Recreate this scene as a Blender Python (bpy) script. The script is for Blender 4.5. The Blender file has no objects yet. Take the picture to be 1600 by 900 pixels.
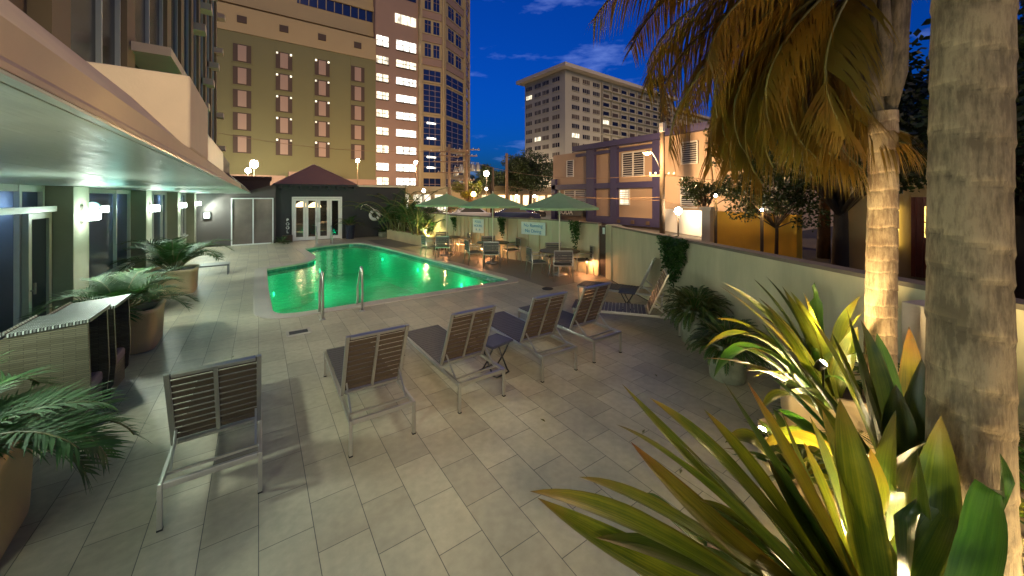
import bpy, bmesh, math, random
from mathutils import Vector, Matrix
R = math.radians
rnd = random.Random(7)
sc = bpy.context.scene
col = sc.collection

# ---------------------------------------------------------------- camera
YAW = 34.79
cam = bpy.data.cameras.new('camera')
cam.sensor_width = 36.0
cam.lens = 36.0 * 570 / 1600
cam.shift_y = -142 / 1600
cam.clip_start = 0.05
cam.clip_end = 2000
camo = bpy.data.objects.new('camera', cam)
camo.location = (0, 0, 2.3)
camo.rotation_euler = (R(90), 0, -R(YAW))
col.objects.link(camo)
sc.camera = camo

# ---------------------------------------------------------------- world
SKY_STRENGTH = 0.10
world = bpy.data.worlds.new("World")
sc.world = world
world.use_nodes = True
wn = world.node_tree.nodes
wl = world.node_tree.links
bg = wn['Background']
sky = wn.new('ShaderNodeTexSky')
sky.sky_type = 'NISHITA'
sky.sun_disc = False
sky.sun_elevation = R(2.0)
sky.sun_rotation = R(200)
sky.air_density = 1.0
sky.dust_density = 1.6
sky.ozone_density = 6.0
# thin clouds: light wisps laid over the sky along its own directions
tc = wn.new('ShaderNodeTexCoord')
mp = wn.new('ShaderNodeMapping'); mp.inputs['Scale'].default_value = (1.0, 1.3, 4.2)
wl.new(tc.outputs['Generated'], mp.inputs['Vector'])
nz = wn.new('ShaderNodeTexNoise'); nz.inputs['Scale'].default_value = 3.2; nz.inputs['Detail'].default_value = 8; nz.inputs['Roughness'].default_value = .6
wl.new(mp.outputs['Vector'], nz.inputs['Vector'])
cr = wn.new('ShaderNodeValToRGB'); cr.color_ramp.elements[0].position = .56; cr.color_ramp.elements[1].position = .95
cr.color_ramp.elements[0].color = (0, 0, 0, 1); cr.color_ramp.elements[1].color = (.45, .45, .45, 1)
wl.new(nz.outputs['Fac'], cr.inputs['Fac'])
tint = wn.new('ShaderNodeMix'); tint.data_type = 'RGBA'; tint.blend_type = 'MULTIPLY'; tint.inputs[0].default_value = 1
tint.inputs[7].default_value = (.26, .96, 1.72, 1)
wl.new(sky.outputs[0], tint.inputs[6])
mx = wn.new('ShaderNodeMix'); mx.data_type = 'RGBA'
wl.new(cr.outputs['Color'], mx.inputs[0]); wl.new(tint.outputs[2], mx.inputs[6])
mx.inputs[7].default_value = (3.4, 4.6, 9.0, 1)
wl.new(mx.outputs[2], bg.inputs['Color'])
bg.inputs['Strength'].default_value = SKY_STRENGTH

# added warm fill in place of afterglow and town glow, from behind the camera: very weak and soft
sd = bpy.data.lights.new('sun', 'SUN'); sd.energy = 0.6; sd.angle = R(30); sd.color = (1, .72, .36)
so = bpy.data.objects.new('sun', sd); so.rotation_euler = (R(62), 0, R(-14)); so.location = (0, -20, 30); col.objects.link(so)

sc.view_settings.view_transform = 'Standard'
sc.view_settings.look = 'None'
sc.view_settings.exposure = 1.06
sc.view_settings.gamma = 1.0
sc.view_settings.use_curve_mapping = False
sc.render.engine = 'CYCLES'
sc.cycles.use_denoising = True
sc.cycles.max_bounces = 6
sc.cycles.diffuse_bounces = 3
sc.cycles.glossy_bounces = 3
sc.cycles.transparent_max_bounces = 12
sc.cycles.transmission_bounces = 4
sc.cycles.caustics_reflective = False
sc.cycles.caustics_refractive = False
sc.cycles.sample_clamp_indirect = 6
sc.cycles.use_light_tree = True

# ---------------------------------------------------------------- materials
def pmat(name, c, rough=.55, metal=0., ns=None, na=.2, bump=0., bs=None, spec=.5, trans=0., stretch=None, coat=0.):
    m = bpy.data.materials.new(name); m.use_nodes = True
    n = m.node_tree.nodes; l = m.node_tree.links
    b = n['Principled BSDF']
    b.inputs['Base Color'].default_value = (*c, 1)
    b.inputs['Roughness'].default_value = rough
    b.inputs['Metallic'].default_value = metal
    b.inputs['Specular IOR Level'].default_value = spec
    b.inputs['Coat Weight'].default_value = coat
    t = n.new('ShaderNodeTexCoord')
    v = t.outputs['Object']
    if stretch:
        mpn = n.new('ShaderNodeMapping'); mpn.inputs['Scale'].default_value = stretch
        l.new(v, mpn.inputs['Vector']); v = mpn.outputs['Vector']
    if ns:
        z = n.new('ShaderNodeTexNoise'); z.inputs['Scale'].default_value = ns; z.inputs['Detail'].default_value = 6; z.inputs['Roughness'].default_value = .62
        l.new(v, z.inputs['Vector'])
        mr = n.new('ShaderNodeMapRange'); mr.inputs[1].default_value = .25; mr.inputs[2].default_value = .75
        mr.inputs[3].default_value = 1 - na; mr.inputs[4].default_value = 1 + na
        l.new(z.outputs['Fac'], mr.inputs[0])
        mm = n.new('ShaderNodeVectorMath'); mm.operation = 'SCALE'; mm.inputs[0].default_value = c
        l.new(mr.outputs[0], mm.inputs['Scale']); l.new(mm.outputs[0], b.inputs['Base Color'])
        mr2 = n.new('ShaderNodeMapRange'); mr2.inputs[1].default_value = .3; mr2.inputs[2].default_value = .7
        mr2.inputs[3].default_value = max(.02, rough - .1); mr2.inputs[4].default_value = min(1, rough + .1)
        l.new(z.outputs['Fac'], mr2.inputs[0]); l.new(mr2.outputs[0], b.inputs['Roughness'])
    if bump:
        z2 = n.new('ShaderNodeTexNoise'); z2.inputs['Scale'].default_value = bs or 40; z2.inputs['Detail'].default_value = 4
        l.new(v, z2.inputs['Vector'])
        bp = n.new('ShaderNodeBump'); bp.inputs['Strength'].default_value = bump; bp.inputs['Distance'].default_value = .02
        l.new(z2.outputs['Fac'], bp.inputs['Height']); l.new(bp.outputs[0], b.inputs['Normal'])
    if trans:
        tr = n.new('ShaderNodeBsdfTranslucent'); tr.inputs['Color'].default_value = (min(1, c[0]*2.2), min(1, c[1]*2.2), c[2]*1.2, 1)
        ms = n.new('ShaderNodeMixShader'); ms.inputs[0].default_value = trans
        l.new(b.outputs[0], ms.inputs[1]); l.new(tr.outputs[0], ms.inputs[2]); l.new(ms.outputs[0], n['Material Output'].inputs[0])
    return m

def emat(name, c, s):
    m = bpy.data.materials.new(name); m.use_nodes = True
    b = m.node_tree.nodes['Principled BSDF']
    b.inputs['Base Color'].default_value = (.6, .6, .6, 1)
    b.inputs['Emission Color'].default_value = (*c, 1); b.inputs['Emission Strength'].default_value = s
    return m

def leafmat(name, c, c2, trans=.3, rough=.38, ns=1.7, axis_tip=None):
    """leaf: colour varies from clump to clump and leaf to leaf"""
    m = pmat(name, c, rough, trans=trans, spec=.5)
    n = m.node_tree.nodes; l = m.node_tree.links; b = n['Principled BSDF']
    t = n.new('ShaderNodeTexCoord')
    z = n.new('ShaderNodeTexNoise'); z.inputs['Scale'].default_value = ns; z.inputs['Detail'].default_value = 5
    l.new(t.outputs['Object'], z.inputs['Vector'])
    r = n.new('ShaderNodeValToRGB'); r.color_ramp.elements[0].position = .35; r.color_ramp.elements[1].position = .66
    r.color_ramp.elements[0].color = (*c, 1); r.color_ramp.elements[1].color = (*c2, 1)
    l.new(z.outputs['Fac'], r.inputs['Fac']); l.new(r.outputs['Color'], b.inputs['Base Color'])
    return m

# tiles: 0.463 x 0.317 m slabs in running bond, rows along Y
def tilemat():
    m = pmat('terrace_tile', (.4, .38, .34), .42)
    n = m.node_tree.nodes; l = m.node_tree.links; b = n['Principled BSDF']
    t = n.new('ShaderNodeTexCoord'); sp = n.new('ShaderNodeSeparateXYZ'); cb = n.new('ShaderNodeCombineXYZ')
    l.new(t.outputs['Object'], sp.inputs[0])
    ay = n.new('ShaderNodeMath'); ay.operation = 'ADD'; ay.inputs[1].default_value = 100 * .463 + .128
    ax = n.new('ShaderNodeMath'); ax.operation = 'ADD'; ax.inputs[1].default_value = 100 * .317
    l.new(sp.outputs[1], ay.inputs[0]); l.new(sp.outputs[0], ax.inputs[0])
    l.new(ay.outputs[0], cb.inputs[0]); l.new(ax.outputs[0], cb.inputs[1])
    br = n.new('ShaderNodeTexBrick'); br.offset = .5; br.offset_frequency = 2
    br.inputs['Scale'].default_value = 1; br.inputs['Mortar Size'].default_value = .0028; br.inputs['Mortar Smooth'].default_value = .3
    br.inputs['Brick Width'].default_value = .463; br.inputs['Row Height'].default_value = .317
    br.inputs['Color1'].default_value = (.47, .41, .29, 1); br.inputs['Color2'].default_value = (.37, .32, .23, 1)
    br.inputs['Mortar'].default_value = (.085, .085, .07, 1); br.inputs['Bias'].default_value = -.1
    l.new(cb.outputs[0], br.inputs['Vector'])
    z = n.new('ShaderNodeTexNoise'); z.inputs['Scale'].default_value = .9; z.inputs['Detail'].default_value = 9; z.inputs['Roughness'].default_value = .68
    l.new(t.outputs['Object'], z.inputs['Vector'])
    mr = n.new('ShaderNodeMapRange'); mr.inputs[1].default_value = .3; mr.inputs[2].default_value = .7; mr.inputs[3].default_value = .76; mr.inputs[4].default_value = 1.16
    l.new(z.outputs['Fac'], mr.inputs[0])
    z3 = n.new('ShaderNodeTexNoise'); z3.inputs['Scale'].default_value = 14; z3.inputs['Detail'].default_value = 6
    l.new(t.outputs['Object'], z3.inputs['Vector'])
    mr3 = n.new('ShaderNodeMapRange'); mr3.inputs[1].default_value = .3; mr3.inputs[2].default_value = .7; mr3.inputs[3].default_value = .9; mr3.inputs[4].default_value = 1.08
    l.new(z3.outputs['Fac'], mr3.inputs[0])
    mu = n.new('ShaderNodeMath'); mu.operation = 'MULTIPLY'; l.new(mr.outputs[0], mu.inputs[0]); l.new(mr3.outputs[0], mu.inputs[1])
    vs = n.new('ShaderNodeVectorMath'); vs.operation = 'SCALE'; l.new(br.outputs['Color'], vs.inputs[0]); l.new(mu.outputs[0], vs.inputs['Scale'])
    l.new(vs.outputs[0], b.inputs['Base Color'])
    rr = n.new('ShaderNodeMapRange'); rr.inputs[1].default_value = .35; rr.inputs[2].default_value = .68; rr.inputs[3].default_value = .34; rr.inputs[4].default_value = .5
    l.new(z.outputs['Fac'], rr.inputs[0]); l.new(rr.outputs[0], b.inputs['Roughness'])
    bp = n.new('ShaderNodeBump'); bp.inputs['Strength'].default_value = .5; bp.inputs['Distance'].default_value = .004
    iv = n.new('ShaderNodeMath'); iv.operation = 'SUBTRACT'; iv.inputs[0].default_value = 1; l.new(br.outputs['Fac'], iv.inputs[1])
    ad = n.new('ShaderNodeMath'); ad.operation = 'MULTIPLY_ADD'; ad.inputs[1].default_value = .15; l.new(z3.outputs['Fac'], ad.inputs[0]); l.new(iv.outputs[0], ad.inputs[2])
    l.new(ad.outputs[0], bp.inputs['Height']); l.new(bp.outputs[0], b.inputs['Normal'])
    return m

def watermat():
    m = bpy.data.materials.new('pool_water'); m.use_nodes = True
    n = m.node_tree.nodes; l = m.node_tree.links
    n.remove(n['Principled BSDF'])
    tr = n.new('ShaderNodeBsdfTransparent'); tr.inputs['Color'].default_value = (.13, .72, .50, 1)
    gl = n.new('ShaderNodeBsdfGlossy'); gl.inputs['Roughness'].default_value = .07; gl.inputs['Color'].default_value = (.9, .95, 1, 1)
    fr = n.new('ShaderNodeFresnel'); fr.inputs['IOR'].default_value = 1.33
    ms = n.new('ShaderNodeMixShader')
    t = n.new('ShaderNodeTexCoord')
    z = n.new('ShaderNodeTexNoise'); z.inputs['Scale'].default_value = 4.5; z.inputs['Detail'].default_value = 4; z.inputs['Distortion'].default_value = .6
    l.new(t.outputs['Object'], z.inputs['Vector'])
    bp = n.new('ShaderNodeBump'); bp.inputs['Strength'].default_value = .45; bp.inputs['Distance'].default_value = .03
    l.new(z.outputs['Fac'], bp.inputs['Height'])
    l.new(bp.outputs[0], gl.inputs['Normal']); l.new(bp.outputs[0], fr.inputs['Normal'])
    l.new(fr.outputs[0], ms.inputs[0]); l.new(tr.outputs[0], ms.inputs[1]); l.new(gl.outputs[0], ms.inputs[2])
    l.new(ms.outputs[0], n['Material Output'].inputs[0])
    return m

def trunkmat(name, c1, c2, ring, sc_z=9):
    m = pmat(name, c1, .85)
    n = m.node_tree.nodes; l = m.node_tree.links; b = n['Principled BSDF']
    t = n.new('ShaderNodeTexCoord')
    mpn = n.new('ShaderNodeMapping'); mpn.inputs['Scale'].default_value = (30, 30, 6.0); l.new(t.outputs['Object'], mpn.inputs[0])
    z = n.new('ShaderNodeTexNoise'); z.inputs['Scale'].default_value = 1.6; z.inputs['Detail'].default_value = 7; z.inputs['Roughness'].default_value = .7
    l.new(mpn.outputs[0], z.inputs['Vector'])
    z2 = n.new('ShaderNodeTexNoise'); z2.inputs['Scale'].default_value = 5; z2.inputs['Detail'].default_value = 6
    l.new(t.outputs['Object'], z2.inputs['Vector'])
    av = n.new('ShaderNodeMath'); av.operation = 'ADD'; l.new(z.outputs['Fac'], av.inputs[0]); l.new(z2.outputs['Fac'], av.inputs[1])
    r = n.new('ShaderNodeValToRGB'); r.color_ramp.elements[0].position = .43; r.color_ramp.elements[1].position = .57
    hv = n.new('ShaderNodeMath'); hv.operation = 'MULTIPLY'; hv.inputs[1].default_value = .5; l.new(av.outputs[0], hv.inputs[0])
    r.color_ramp.elements[0].color = (*c2, 1); r.color_ramp.elements[1].color = (*c1, 1)
    l.new(hv.outputs[0], r.inputs['Fac'])
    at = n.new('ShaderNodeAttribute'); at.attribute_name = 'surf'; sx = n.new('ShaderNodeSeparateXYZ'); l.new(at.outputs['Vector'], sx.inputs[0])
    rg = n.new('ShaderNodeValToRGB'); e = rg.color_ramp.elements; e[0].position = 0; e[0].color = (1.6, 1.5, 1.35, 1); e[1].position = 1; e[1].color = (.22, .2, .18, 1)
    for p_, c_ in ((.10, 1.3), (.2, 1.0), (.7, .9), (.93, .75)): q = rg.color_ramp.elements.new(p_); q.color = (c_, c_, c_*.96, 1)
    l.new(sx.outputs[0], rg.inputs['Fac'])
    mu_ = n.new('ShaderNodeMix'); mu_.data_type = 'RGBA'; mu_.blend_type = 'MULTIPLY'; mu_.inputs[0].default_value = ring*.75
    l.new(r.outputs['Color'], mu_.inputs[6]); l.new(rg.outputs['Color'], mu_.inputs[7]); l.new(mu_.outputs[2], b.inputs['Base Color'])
    bp = n.new('ShaderNodeBump'); bp.inputs['Strength'].default_value = 1.0; bp.inputs['Distance'].default_value = .02
    l.new(av.outputs[0], bp.inputs['Height']); l.new(bp.outputs[0], b.inputs['Normal'])
    return m

M = {}
M['tile'] = tilemat()
M['water'] = watermat()
M['concrete'] = pmat('worn_concrete', (.20, .175, .15), .6, ns=.8, na=.25, bump=.15, bs=60)
M['coping'] = pmat('pale_coping', (.44, .38, .32), .5, ns=2.5, na=.14, bump=.1)
M['basin'] = pmat('pool_plaster', (.42, .72, .58), .6, ns=1.2, na=.12)
M['asphalt'] = pmat('asphalt', (.06, .055, .05), .85, ns=1.5, na=.25, bump=.3)
M['stucco'] = pmat('hotel_stucco', (.33, .33, .25), .8, ns=3, na=.08, bump=.1, bs=120)
M['fascia'] = pmat('fascia_paint', (.60, .47, .34), .75, ns=1.0, na=.16, bump=.06, bs=80)
M['upper'] = pmat('upper_wall_paint', (.20, .145, .075), .8, ns=1.5, na=.14, bump=.06)
M['soffit'] = pmat('soffit_panel', (.36, .40, .35), .36, ns=3, na=.12, bump=.08, bs=3, stretch=(30, 1.2, 1))
M['alu'] = pmat('brushed_aluminium', (.50, .48, .44), .30, .9)
M['alu_dark'] = pmat('dark_aluminium', (.30, .29, .28), .42, .7)
M['whiteframe'] = pmat('white_frame', (.72, .74, .72), .4, ns=6, na=.05)
M['greyframe'] = pmat('grey_green_frame', (.42, .45, .40), .45, ns=6, na=.06)
M['slat'] = pmat('grey_brown_slat', (.07, .062, .062), .45, ns=9, na=.2, stretch=(1, 8, 8))
M['slatback'] = pmat('brown_slat', (.06, .038, .022), .5, ns=9, na=.25, stretch=(1, 8, 8))
M['wicker'] = pmat('wicker', (.25, .22, .15), .6, ns=40, na=.3, bump=.5, bs=90)
M['wicker_in'] = pmat('dark_lining', (.085, .03, .02), .7, ns=4, na=.2)
M['cushion'] = pmat('mauve_cushion', (.16, .13, .15), .9, ns=4, na=.15)
M['planter'] = pmat('tan_planter', (.56, .42, .24), .6, ns=1.6, na=.22, bump=.1)
M['whitepot'] = pmat('mottled_white_pot', (.24, .25, .18), .7, ns=7, na=.45, bump=.2)
M['darkpot'] = pmat('dark_blue_pot', (.02, .025, .05), .3)
M['soil'] = pmat('soil', (.04, .028, .018), .95, ns=12, na=.3, bump=.5)
M['stone'] = pmat('river_stone', (.38, .30, .2), .6, ns=5, na=.35, bump=.2)
M['wallgreen'] = pmat('sage_render_wall', (.46, .42, .27), .8, ns=1.3, na=.24, bump=.12, bs=60, stretch=(1.6, 1.6, .35))
M['wallcap'] = pmat('wall_cap', (.15, .12, .09), .8, ns=4)
M['gatewood'] = pmat('dark_brown_gate', (.055, .03, .018), .6, ns=6, na=.3)
M['slate'] = pmat('slate_paint', (.018, .022, .026), .55, ns=2, na=.25)
M['greywall'] = pmat('grey_wall', (.10, .085, .08), .7, ns=2, na=.12)
M['rubber'] = pmat('black_rubber', (.015, .015, .015), .6)
M['black'] = pmat('black_metal', (.02, .02, .022), .4, .3)
M['navyseat'] = pmat('navy_seat', (.03, .03, .055), .45)
M['green_fabric'] = pmat('green_canvas', (.27, .42, .24), .85, ns=5, na=.1, trans=.12)
M['cream'] = pmat('cream_pole', (.62, .56, .42), .5)
M['tabletop'] = pmat('brown_tabletop', (.14, .085, .05), .4, ns=6, na=.2, stretch=(1, 12, 1))
M['bluesign'] = pmat('blue_lettering', (.05, .25, .45), .6)
M['signwhite'] = pmat('sign_board', (.60, .66, .62), .5, ns=8, na=.06)
M['ringwhite'] = pmat('ring_white', (.8, .8, .78), .5)
M['darkgrate'] = pmat('dark_grate', (.03, .03, .03), .6)

def glassm(name, tintc, rough=.04, body=(.02, .03, .05)):
    m = pmat(name, body, rough, spec=.9)
    n = m.node_tree.nodes; l = m.node_tree.links
    tr = n.new('ShaderNodeBsdfTransparent'); tr.inputs['Color'].default_value = (*tintc, 1)
    ms = n.new('ShaderNodeMixShader'); fr = n.new('ShaderNodeFresnel'); fr.inputs[0].default_value = 1.5
    gl = n.new('ShaderNodeBsdfGlossy'); gl.inputs['Roughness'].default_value = rough
    l.new(fr.outputs[0], ms.inputs[0]); l.new(tr.outputs[0], ms.inputs[1]); l.new(gl.outputs[0], ms.inputs[2]); l.new(ms.outputs[0], n['Material Output'].inputs[0])
    return m
M['glass'] = glassm('clear_glass', (.55, .62, .68))
def milkyglass():  # milky body added so the room lamps glow blue-grey through the panes
    m = glassm('milky_glow_glass', (.5, .58, .66)); n = m.node_tree.nodes; l = m.node_tree.links
    tl = n.new('ShaderNodeBsdfTranslucent'); tl.inputs['Color'].default_value = (.55, .62, .72, 1)
    df = n.new('ShaderNodeBsdfDiffuse'); df.inputs['Color'].default_value = (.07, .09, .12, 1)
    trn = [q for q in n if q.type == 'BSDF_TRANSPARENT'][0]; ms = [q for q in n if q.type == 'MIX_SHADER'][0]
    a = n.new('ShaderNodeMixShader'); a.inputs[0].default_value = .5; l.new(tl.outputs[0], a.inputs[1]); l.new(df.outputs[0], a.inputs[2])
    b = n.new('ShaderNodeMixShader'); b.inputs[0].default_value = .72; l.new(trn.outputs[0], b.inputs[1]); l.new(a.outputs[0], b.inputs[2]); l.new(b.outputs[0], ms.inputs[1])
    return m
M['milky'] = milkyglass()
M['darkglass'] = pmat('dark_glass', (.012, .009, .008), .22, spec=.4)
M['nightglass'] = pmat('blue_night_glass', (.012, .02, .06), .1, spec=.8)
M['blind'] = pmat('blue_grey_blind', (.34, .40, .48), .8, ns=1.2, na=.15)
M['frond'] = leafmat('areca_leaf', (.014, .055, .010), (.04, .11, .015), .18, .62, 3)
M['brome'] = leafmat('bromeliad_leaf', (.03, .05, .005), (.10, .105, .008), .3, .36, 3.2)
M['bromered'] = leafmat('bromeliad_leaf_red', (.09, .055, .006), (.09, .085, .008), .25, .36, 5)
M['bromedark'] = leafmat('bromeliad_leaf_dark', (.018, .042, .006), (.06, .075, .008), .25, .36, 3)
M['fern'] = leafmat('fern_leaf', (.012, .05, .006), (.04, .10, .012), .2, .55, 8)
M['tree'] = leafmat('tree_leaf', (.015, .03, .008), (.05, .06, .012), .2, .5, .6)
M['treewarm'] = leafmat('tree_leaf_lit_colour', (.09, .09, .01), (.16, .14, .02), .3, .5, .8)  # lamplight put into the leaf colour: brighter yellow copy of tree
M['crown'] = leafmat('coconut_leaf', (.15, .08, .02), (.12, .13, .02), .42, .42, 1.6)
M['bark'] = pmat('bark', (.06, .035, .02), .9, ns=6, na=.3, bump=.8, bs=12)
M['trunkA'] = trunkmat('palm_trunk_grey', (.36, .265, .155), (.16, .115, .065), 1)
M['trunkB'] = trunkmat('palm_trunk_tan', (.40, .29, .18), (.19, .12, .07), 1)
M['sheath'] = trunkmat('frond_sheath', (.16, .12, .08), (.06, .045, .03), 0)
M['twig'] = pmat('frond_stem', (.12, .11, .03), .5)

# ---------------------------------------------------------------- mesh builder
class MB:
    def __init__(s): s.v = []; s.f = []; s.sm = []; s.at = None
    def quad(s, a, b, c, d, smooth=False):
        k = len(s.v); s.v += [tuple(a), tuple(b), tuple(c), tuple(d)]; s.f.append((k, k+1, k+2, k+3)); s.sm.append(smooth); return s
    def box(s, x0, x1, y0, y1, z0, z1):
        k = len(s.v)
        s.v += [(x0,y0,z0),(x1,y0,z0),(x1,y1,z0),(x0,y1,z0),(x0,y0,z1),(x1,y0,z1),(x1,y1,z1),(x0,y1,z1)]
        for f in ((3,2,1,0),(4,5,6,7),(0,1,5,4),(1,2,6,5),(2,3,7,6),(3,0,4,7)): s.f.append(tuple(k+i for i in f)); s.sm.append(False)
        return s
    def bar(s, p, q, w, h=None, up=(0,0,1)):
        h = h or w; p = Vector(p); q = Vector(q); d = (q-p).normalized(); u = Vector(up)
        if abs(d.dot(u)) > .95: u = Vector((0,1,0)) if abs(d.y) < .9 else Vector((1,0,0))
        a = d.cross(u).normalized(); b = a.cross(d).normalized(); k = len(s.v)
        for o in (p, q):
            for sa, sb in ((-1,-1),(1,-1),(1,1),(-1,1)): s.v.append(tuple(o + a*sa*w/2 + b*sb*h/2))
        for f in ((0,3,2,1),(4,5,6,7),(0,1,5,4),(1,2,6,5),(2,3,7,6),(3,0,4,7)): s.f.append(tuple(k+i for i in f)); s.sm.append(False)
        return s
    def tube(s, pts, r, n=8, caps=True):
        pts = [Vector(p) for p in pts]; k0 = len(s.v); rs = r if isinstance(r, (list, tuple)) else [r]*len(pts)
        for i, p in enumerate(pts):
            d = (pts[min(i+1, len(pts)-1)] - pts[max(i-1, 0)]).normalized()
            u = Vector((0,0,1)) if abs(d.z) < .95 else Vector((0,1,0))
            if i == 0: a = d.cross(u).normalized()
            else: a = (a - d*a.dot(d)).normalized()
            b = d.cross(a)
            for j in range(n):
                t = 2*math.pi*j/n; s.v.append(tuple(p + (a*math.cos(t) + b*math.sin(t))*rs[i]))
        for i in range(len(pts)-1):
            for j in range(n):
                a0 = k0+i*n+j; a1 = k0+i*n+(j+1) % n
                s.f.append((a0, a1, a1+n, a0+n)); s.sm.append(True)
        if caps:
            s.f.append(tuple(k0+j for j in reversed(range(n)))); s.sm.append(False)
            e = k0+(len(pts)-1)*n; s.f.append(tuple(e+j for j in range(n))); s.sm.append(False)
        return s
    def lathe(s, prof, c=(0,0,0), n=24, sq=None, smooth=True):
        """profile of (radius, z) round c; sq = superellipse power for rounded squares"""
        k0 = len(s.v)
        for (r, z) in prof:
            for j in range(n):
                t = 2*math.pi*(j+.5)/n; x, y = math.cos(t), math.sin(t)
                if sq:
                    q = (abs(x)**sq + abs(y)**sq)**(-1/sq); x *= q; y *= q
                s.v.append((c[0]+x*r, c[1]+y*r, c[2]+z))
        for i in range(len(prof)-1):
            for j in range(n):
                a0 = k0+i*n+j; a1 = k0+i*n+(j+1) % n
                s.f.append((a0, a1, a1+n, a0+n)); s.sm.append(smooth)
        s.f.append(tuple(k0+j for j in reversed(range(n)))); s.sm.append(False)
        e = k0+(len(prof)-1)*n; s.f.append(tuple(e+j for j in range(n))); s.sm.append(False)
        return s
    def prism(s, pts, z0, z1):
        """vertical prism over a counter-clockwise outline"""
        n = len(pts); k = len(s.v)
        s.v += [(x, y, z0) for x, y in pts] + [(x, y, z1) for x, y in pts]
        s.f.append(tuple(k+j for j in reversed(range(n)))); s.f.append(tuple(k+n+j for j in range(n))); s.sm += [False]*2
        for j in range(n):
            j2 = (j+1) % n; s.f.append((k+j, k+j2, k+n+j2, k+n+j)); s.sm.append(False)
        return s
    def xprism(s, pts, a, b, axis='Y'):
        """outline in (u,z) pushed along an axis from a to b"""
        n = len(pts); k = len(s.v)
        if axis == 'Y': s.v += [(u, a, z) for u, z in pts] + [(u, b, z) for u, z in pts]
        else: s.v += [(a, u, z) for u, z in pts] + [(b, u, z) for u, z in pts]
        s.f.append(tuple(k+j for j in range(n))); s.f.append(tuple(k+n+j for j in reversed(range(n)))); s.sm += [False]*2
        for j in range(n):
            j2 = (j+1) % n; s.f.append((k+j, k+n+j, k+n+j2, k+j2)); s.sm.append(False)
        return s
    def xf(s, mat, k0=0):
        for i in range(k0, len(s.v)): s.v[i] = tuple(mat @ Vector(s.v[i]))
        return s
    def build(s, name, mat, parent=None, bevel=0., world=True, weld=False):
        me = bpy.data.meshes.new(name)
        off = Vector((0,0,0))
        if parent is not None and world:
            p = parent
            while p is not None: off += p.location; p = p.parent
        me.from_pydata([tuple(Vector(v)-off) for v in s.v], [], s.f); me.update()
        me.polygons.foreach_set('use_smooth', s.sm)
        if s.at:
            A_ = me.attributes.new('surf', 'FLOAT_VECTOR', 'POINT'); A_.data.foreach_set('vector', [c for a in s.at for c in a])
        bm = bmesh.new(); bm.from_mesh(me); bmesh.ops.remove_doubles(bm, verts=bm.verts[:], dist=.0002) if weld else None; bmesh.ops.recalc_face_normals(bm, faces=bm.faces[:]) if len(s.f) < 3000 else None; bm.to_mesh(me); bm.free()
        o = bpy.data.objects.new(name, me); me.materials.append(mat); col.objects.link(o)
        if parent is not None: o.parent = parent
        if bevel:
            b = o.modifiers.new('bevel', 'BEVEL'); b.width = bevel; b.segments = 2; b.limit_method = 'ANGLE'; b.angle_limit = R(40)
        return o

def tag(o, label=None, cat=None, group=None, kind=None):
    if label: o['label'] = label
    if cat: o['category'] = cat
    if group: o['group'] = group
    if kind: o['kind'] = kind
    return o
def thing(name, label, cat, loc=(0,0,0), group=None, rz=0):
    o = bpy.data.objects.new(name, None); col.objects.link(o); o.location = loc; o.rotation_euler = (0,0,rz); o.empty_display_size = .1
    return tag(o, label, cat, group)
KIDS = {}
def copy_tree(o, parent=None):
    c = o.copy(); col.objects.link(c)
    if parent is not None: c.parent = parent
    for ch in [x for x in col.objects if x.parent == o]: copy_tree(ch, c)
    return c
def struct(o): o['kind'] = 'structure'; return o
def lamp(name, kind, loc, energy, c, size=.1, parent=None, rot=None, spot=None, blend=.4):
    d = bpy.data.lights.new(name, kind); d.energy = energy; d.color = c
    if kind == 'AREA': d.size = size
    else: d.shadow_soft_size = size
    if spot: d.spot_size = R(spot); d.spot_blend = blend
    o = bpy.data.objects.new(name, d); col.objects.link(o)
    if parent is not None:
        off = Vector((0,0,0)); p = parent
        while p is not None: off += p.location; p = p.parent
        o.parent = parent; o.location = Vector(loc)-off
    else: o.location = loc
    if rot is not None:
        o.rotation_euler = Vector(rot).to_track_quat('-Z', 'Y').to_euler()
    return o
# ================================================================ terrace, pool, ground
def loop_offset(pts, d):
    out = []; n = len(pts)
    for i in range(n):
        p0, p1, p2 = Vector(pts[i-1]), Vector(pts[i]), Vector(pts[(i+1) % n])
        n1 = Vector(((p1-p0).y, -(p1-p0).x)).normalized(); n2 = Vector(((p2-p1).y, -(p2-p1).x)).normalized()
        m = (n1+n2); m = m/ max(.3, m.length_squared) * 2 if m.length > .1 else n1
        out.append((p1.x + m.x*d*1.0, p1.y + m.y*d*1.0))
    return out
def bez(p0, p1, p2, n):
    return [tuple((1-t)**2*a + 2*t*(1-t)*b + t*t*c for a, b, c in zip(p0, p1, p2)) for t in [i/n for i in range(n+1)]]
# counter-clockwise pool outline
pool = []
pool += bez((.22, 8.85), (.25, 8.36), (.75, 8.36), 5)
pool += [(3.0, 8.34), (5.62, 8.30)]
pool += bez((5.62, 8.32), (5.74, 8.36), (5.72, 8.6), 2)[1:]
pool += [(5.58, 9.8), (5.36, 11.7), (5.06, 14.0), (4.69, 16.9), (4.42, 18.4)]
pool += bez((4.40, 18.6), (4.2, 19.5), (3.7, 19.55), 5)
pool += [(2.6, 19.2), (1.66, 18.5), (1.74, 17.2)]
pool += bez((1.80, 16.1), (1.78, 14.75), (.95, 14.45), 6)
pool += [(.6, 14.3), (.2, 14.05), (.19, 11)]
rim = loop_offset(pool, .30)
terrace = [(-2.58, -3.2), (3.2, -3.2), (5.05, 1.0), (8.13, 6.98), (8.16, 9.4), (7.5, 11.8), (6.75, 14.4), (6.3, 20.3), (6.4, 22.08), (-2.58, 22.08)]

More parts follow.
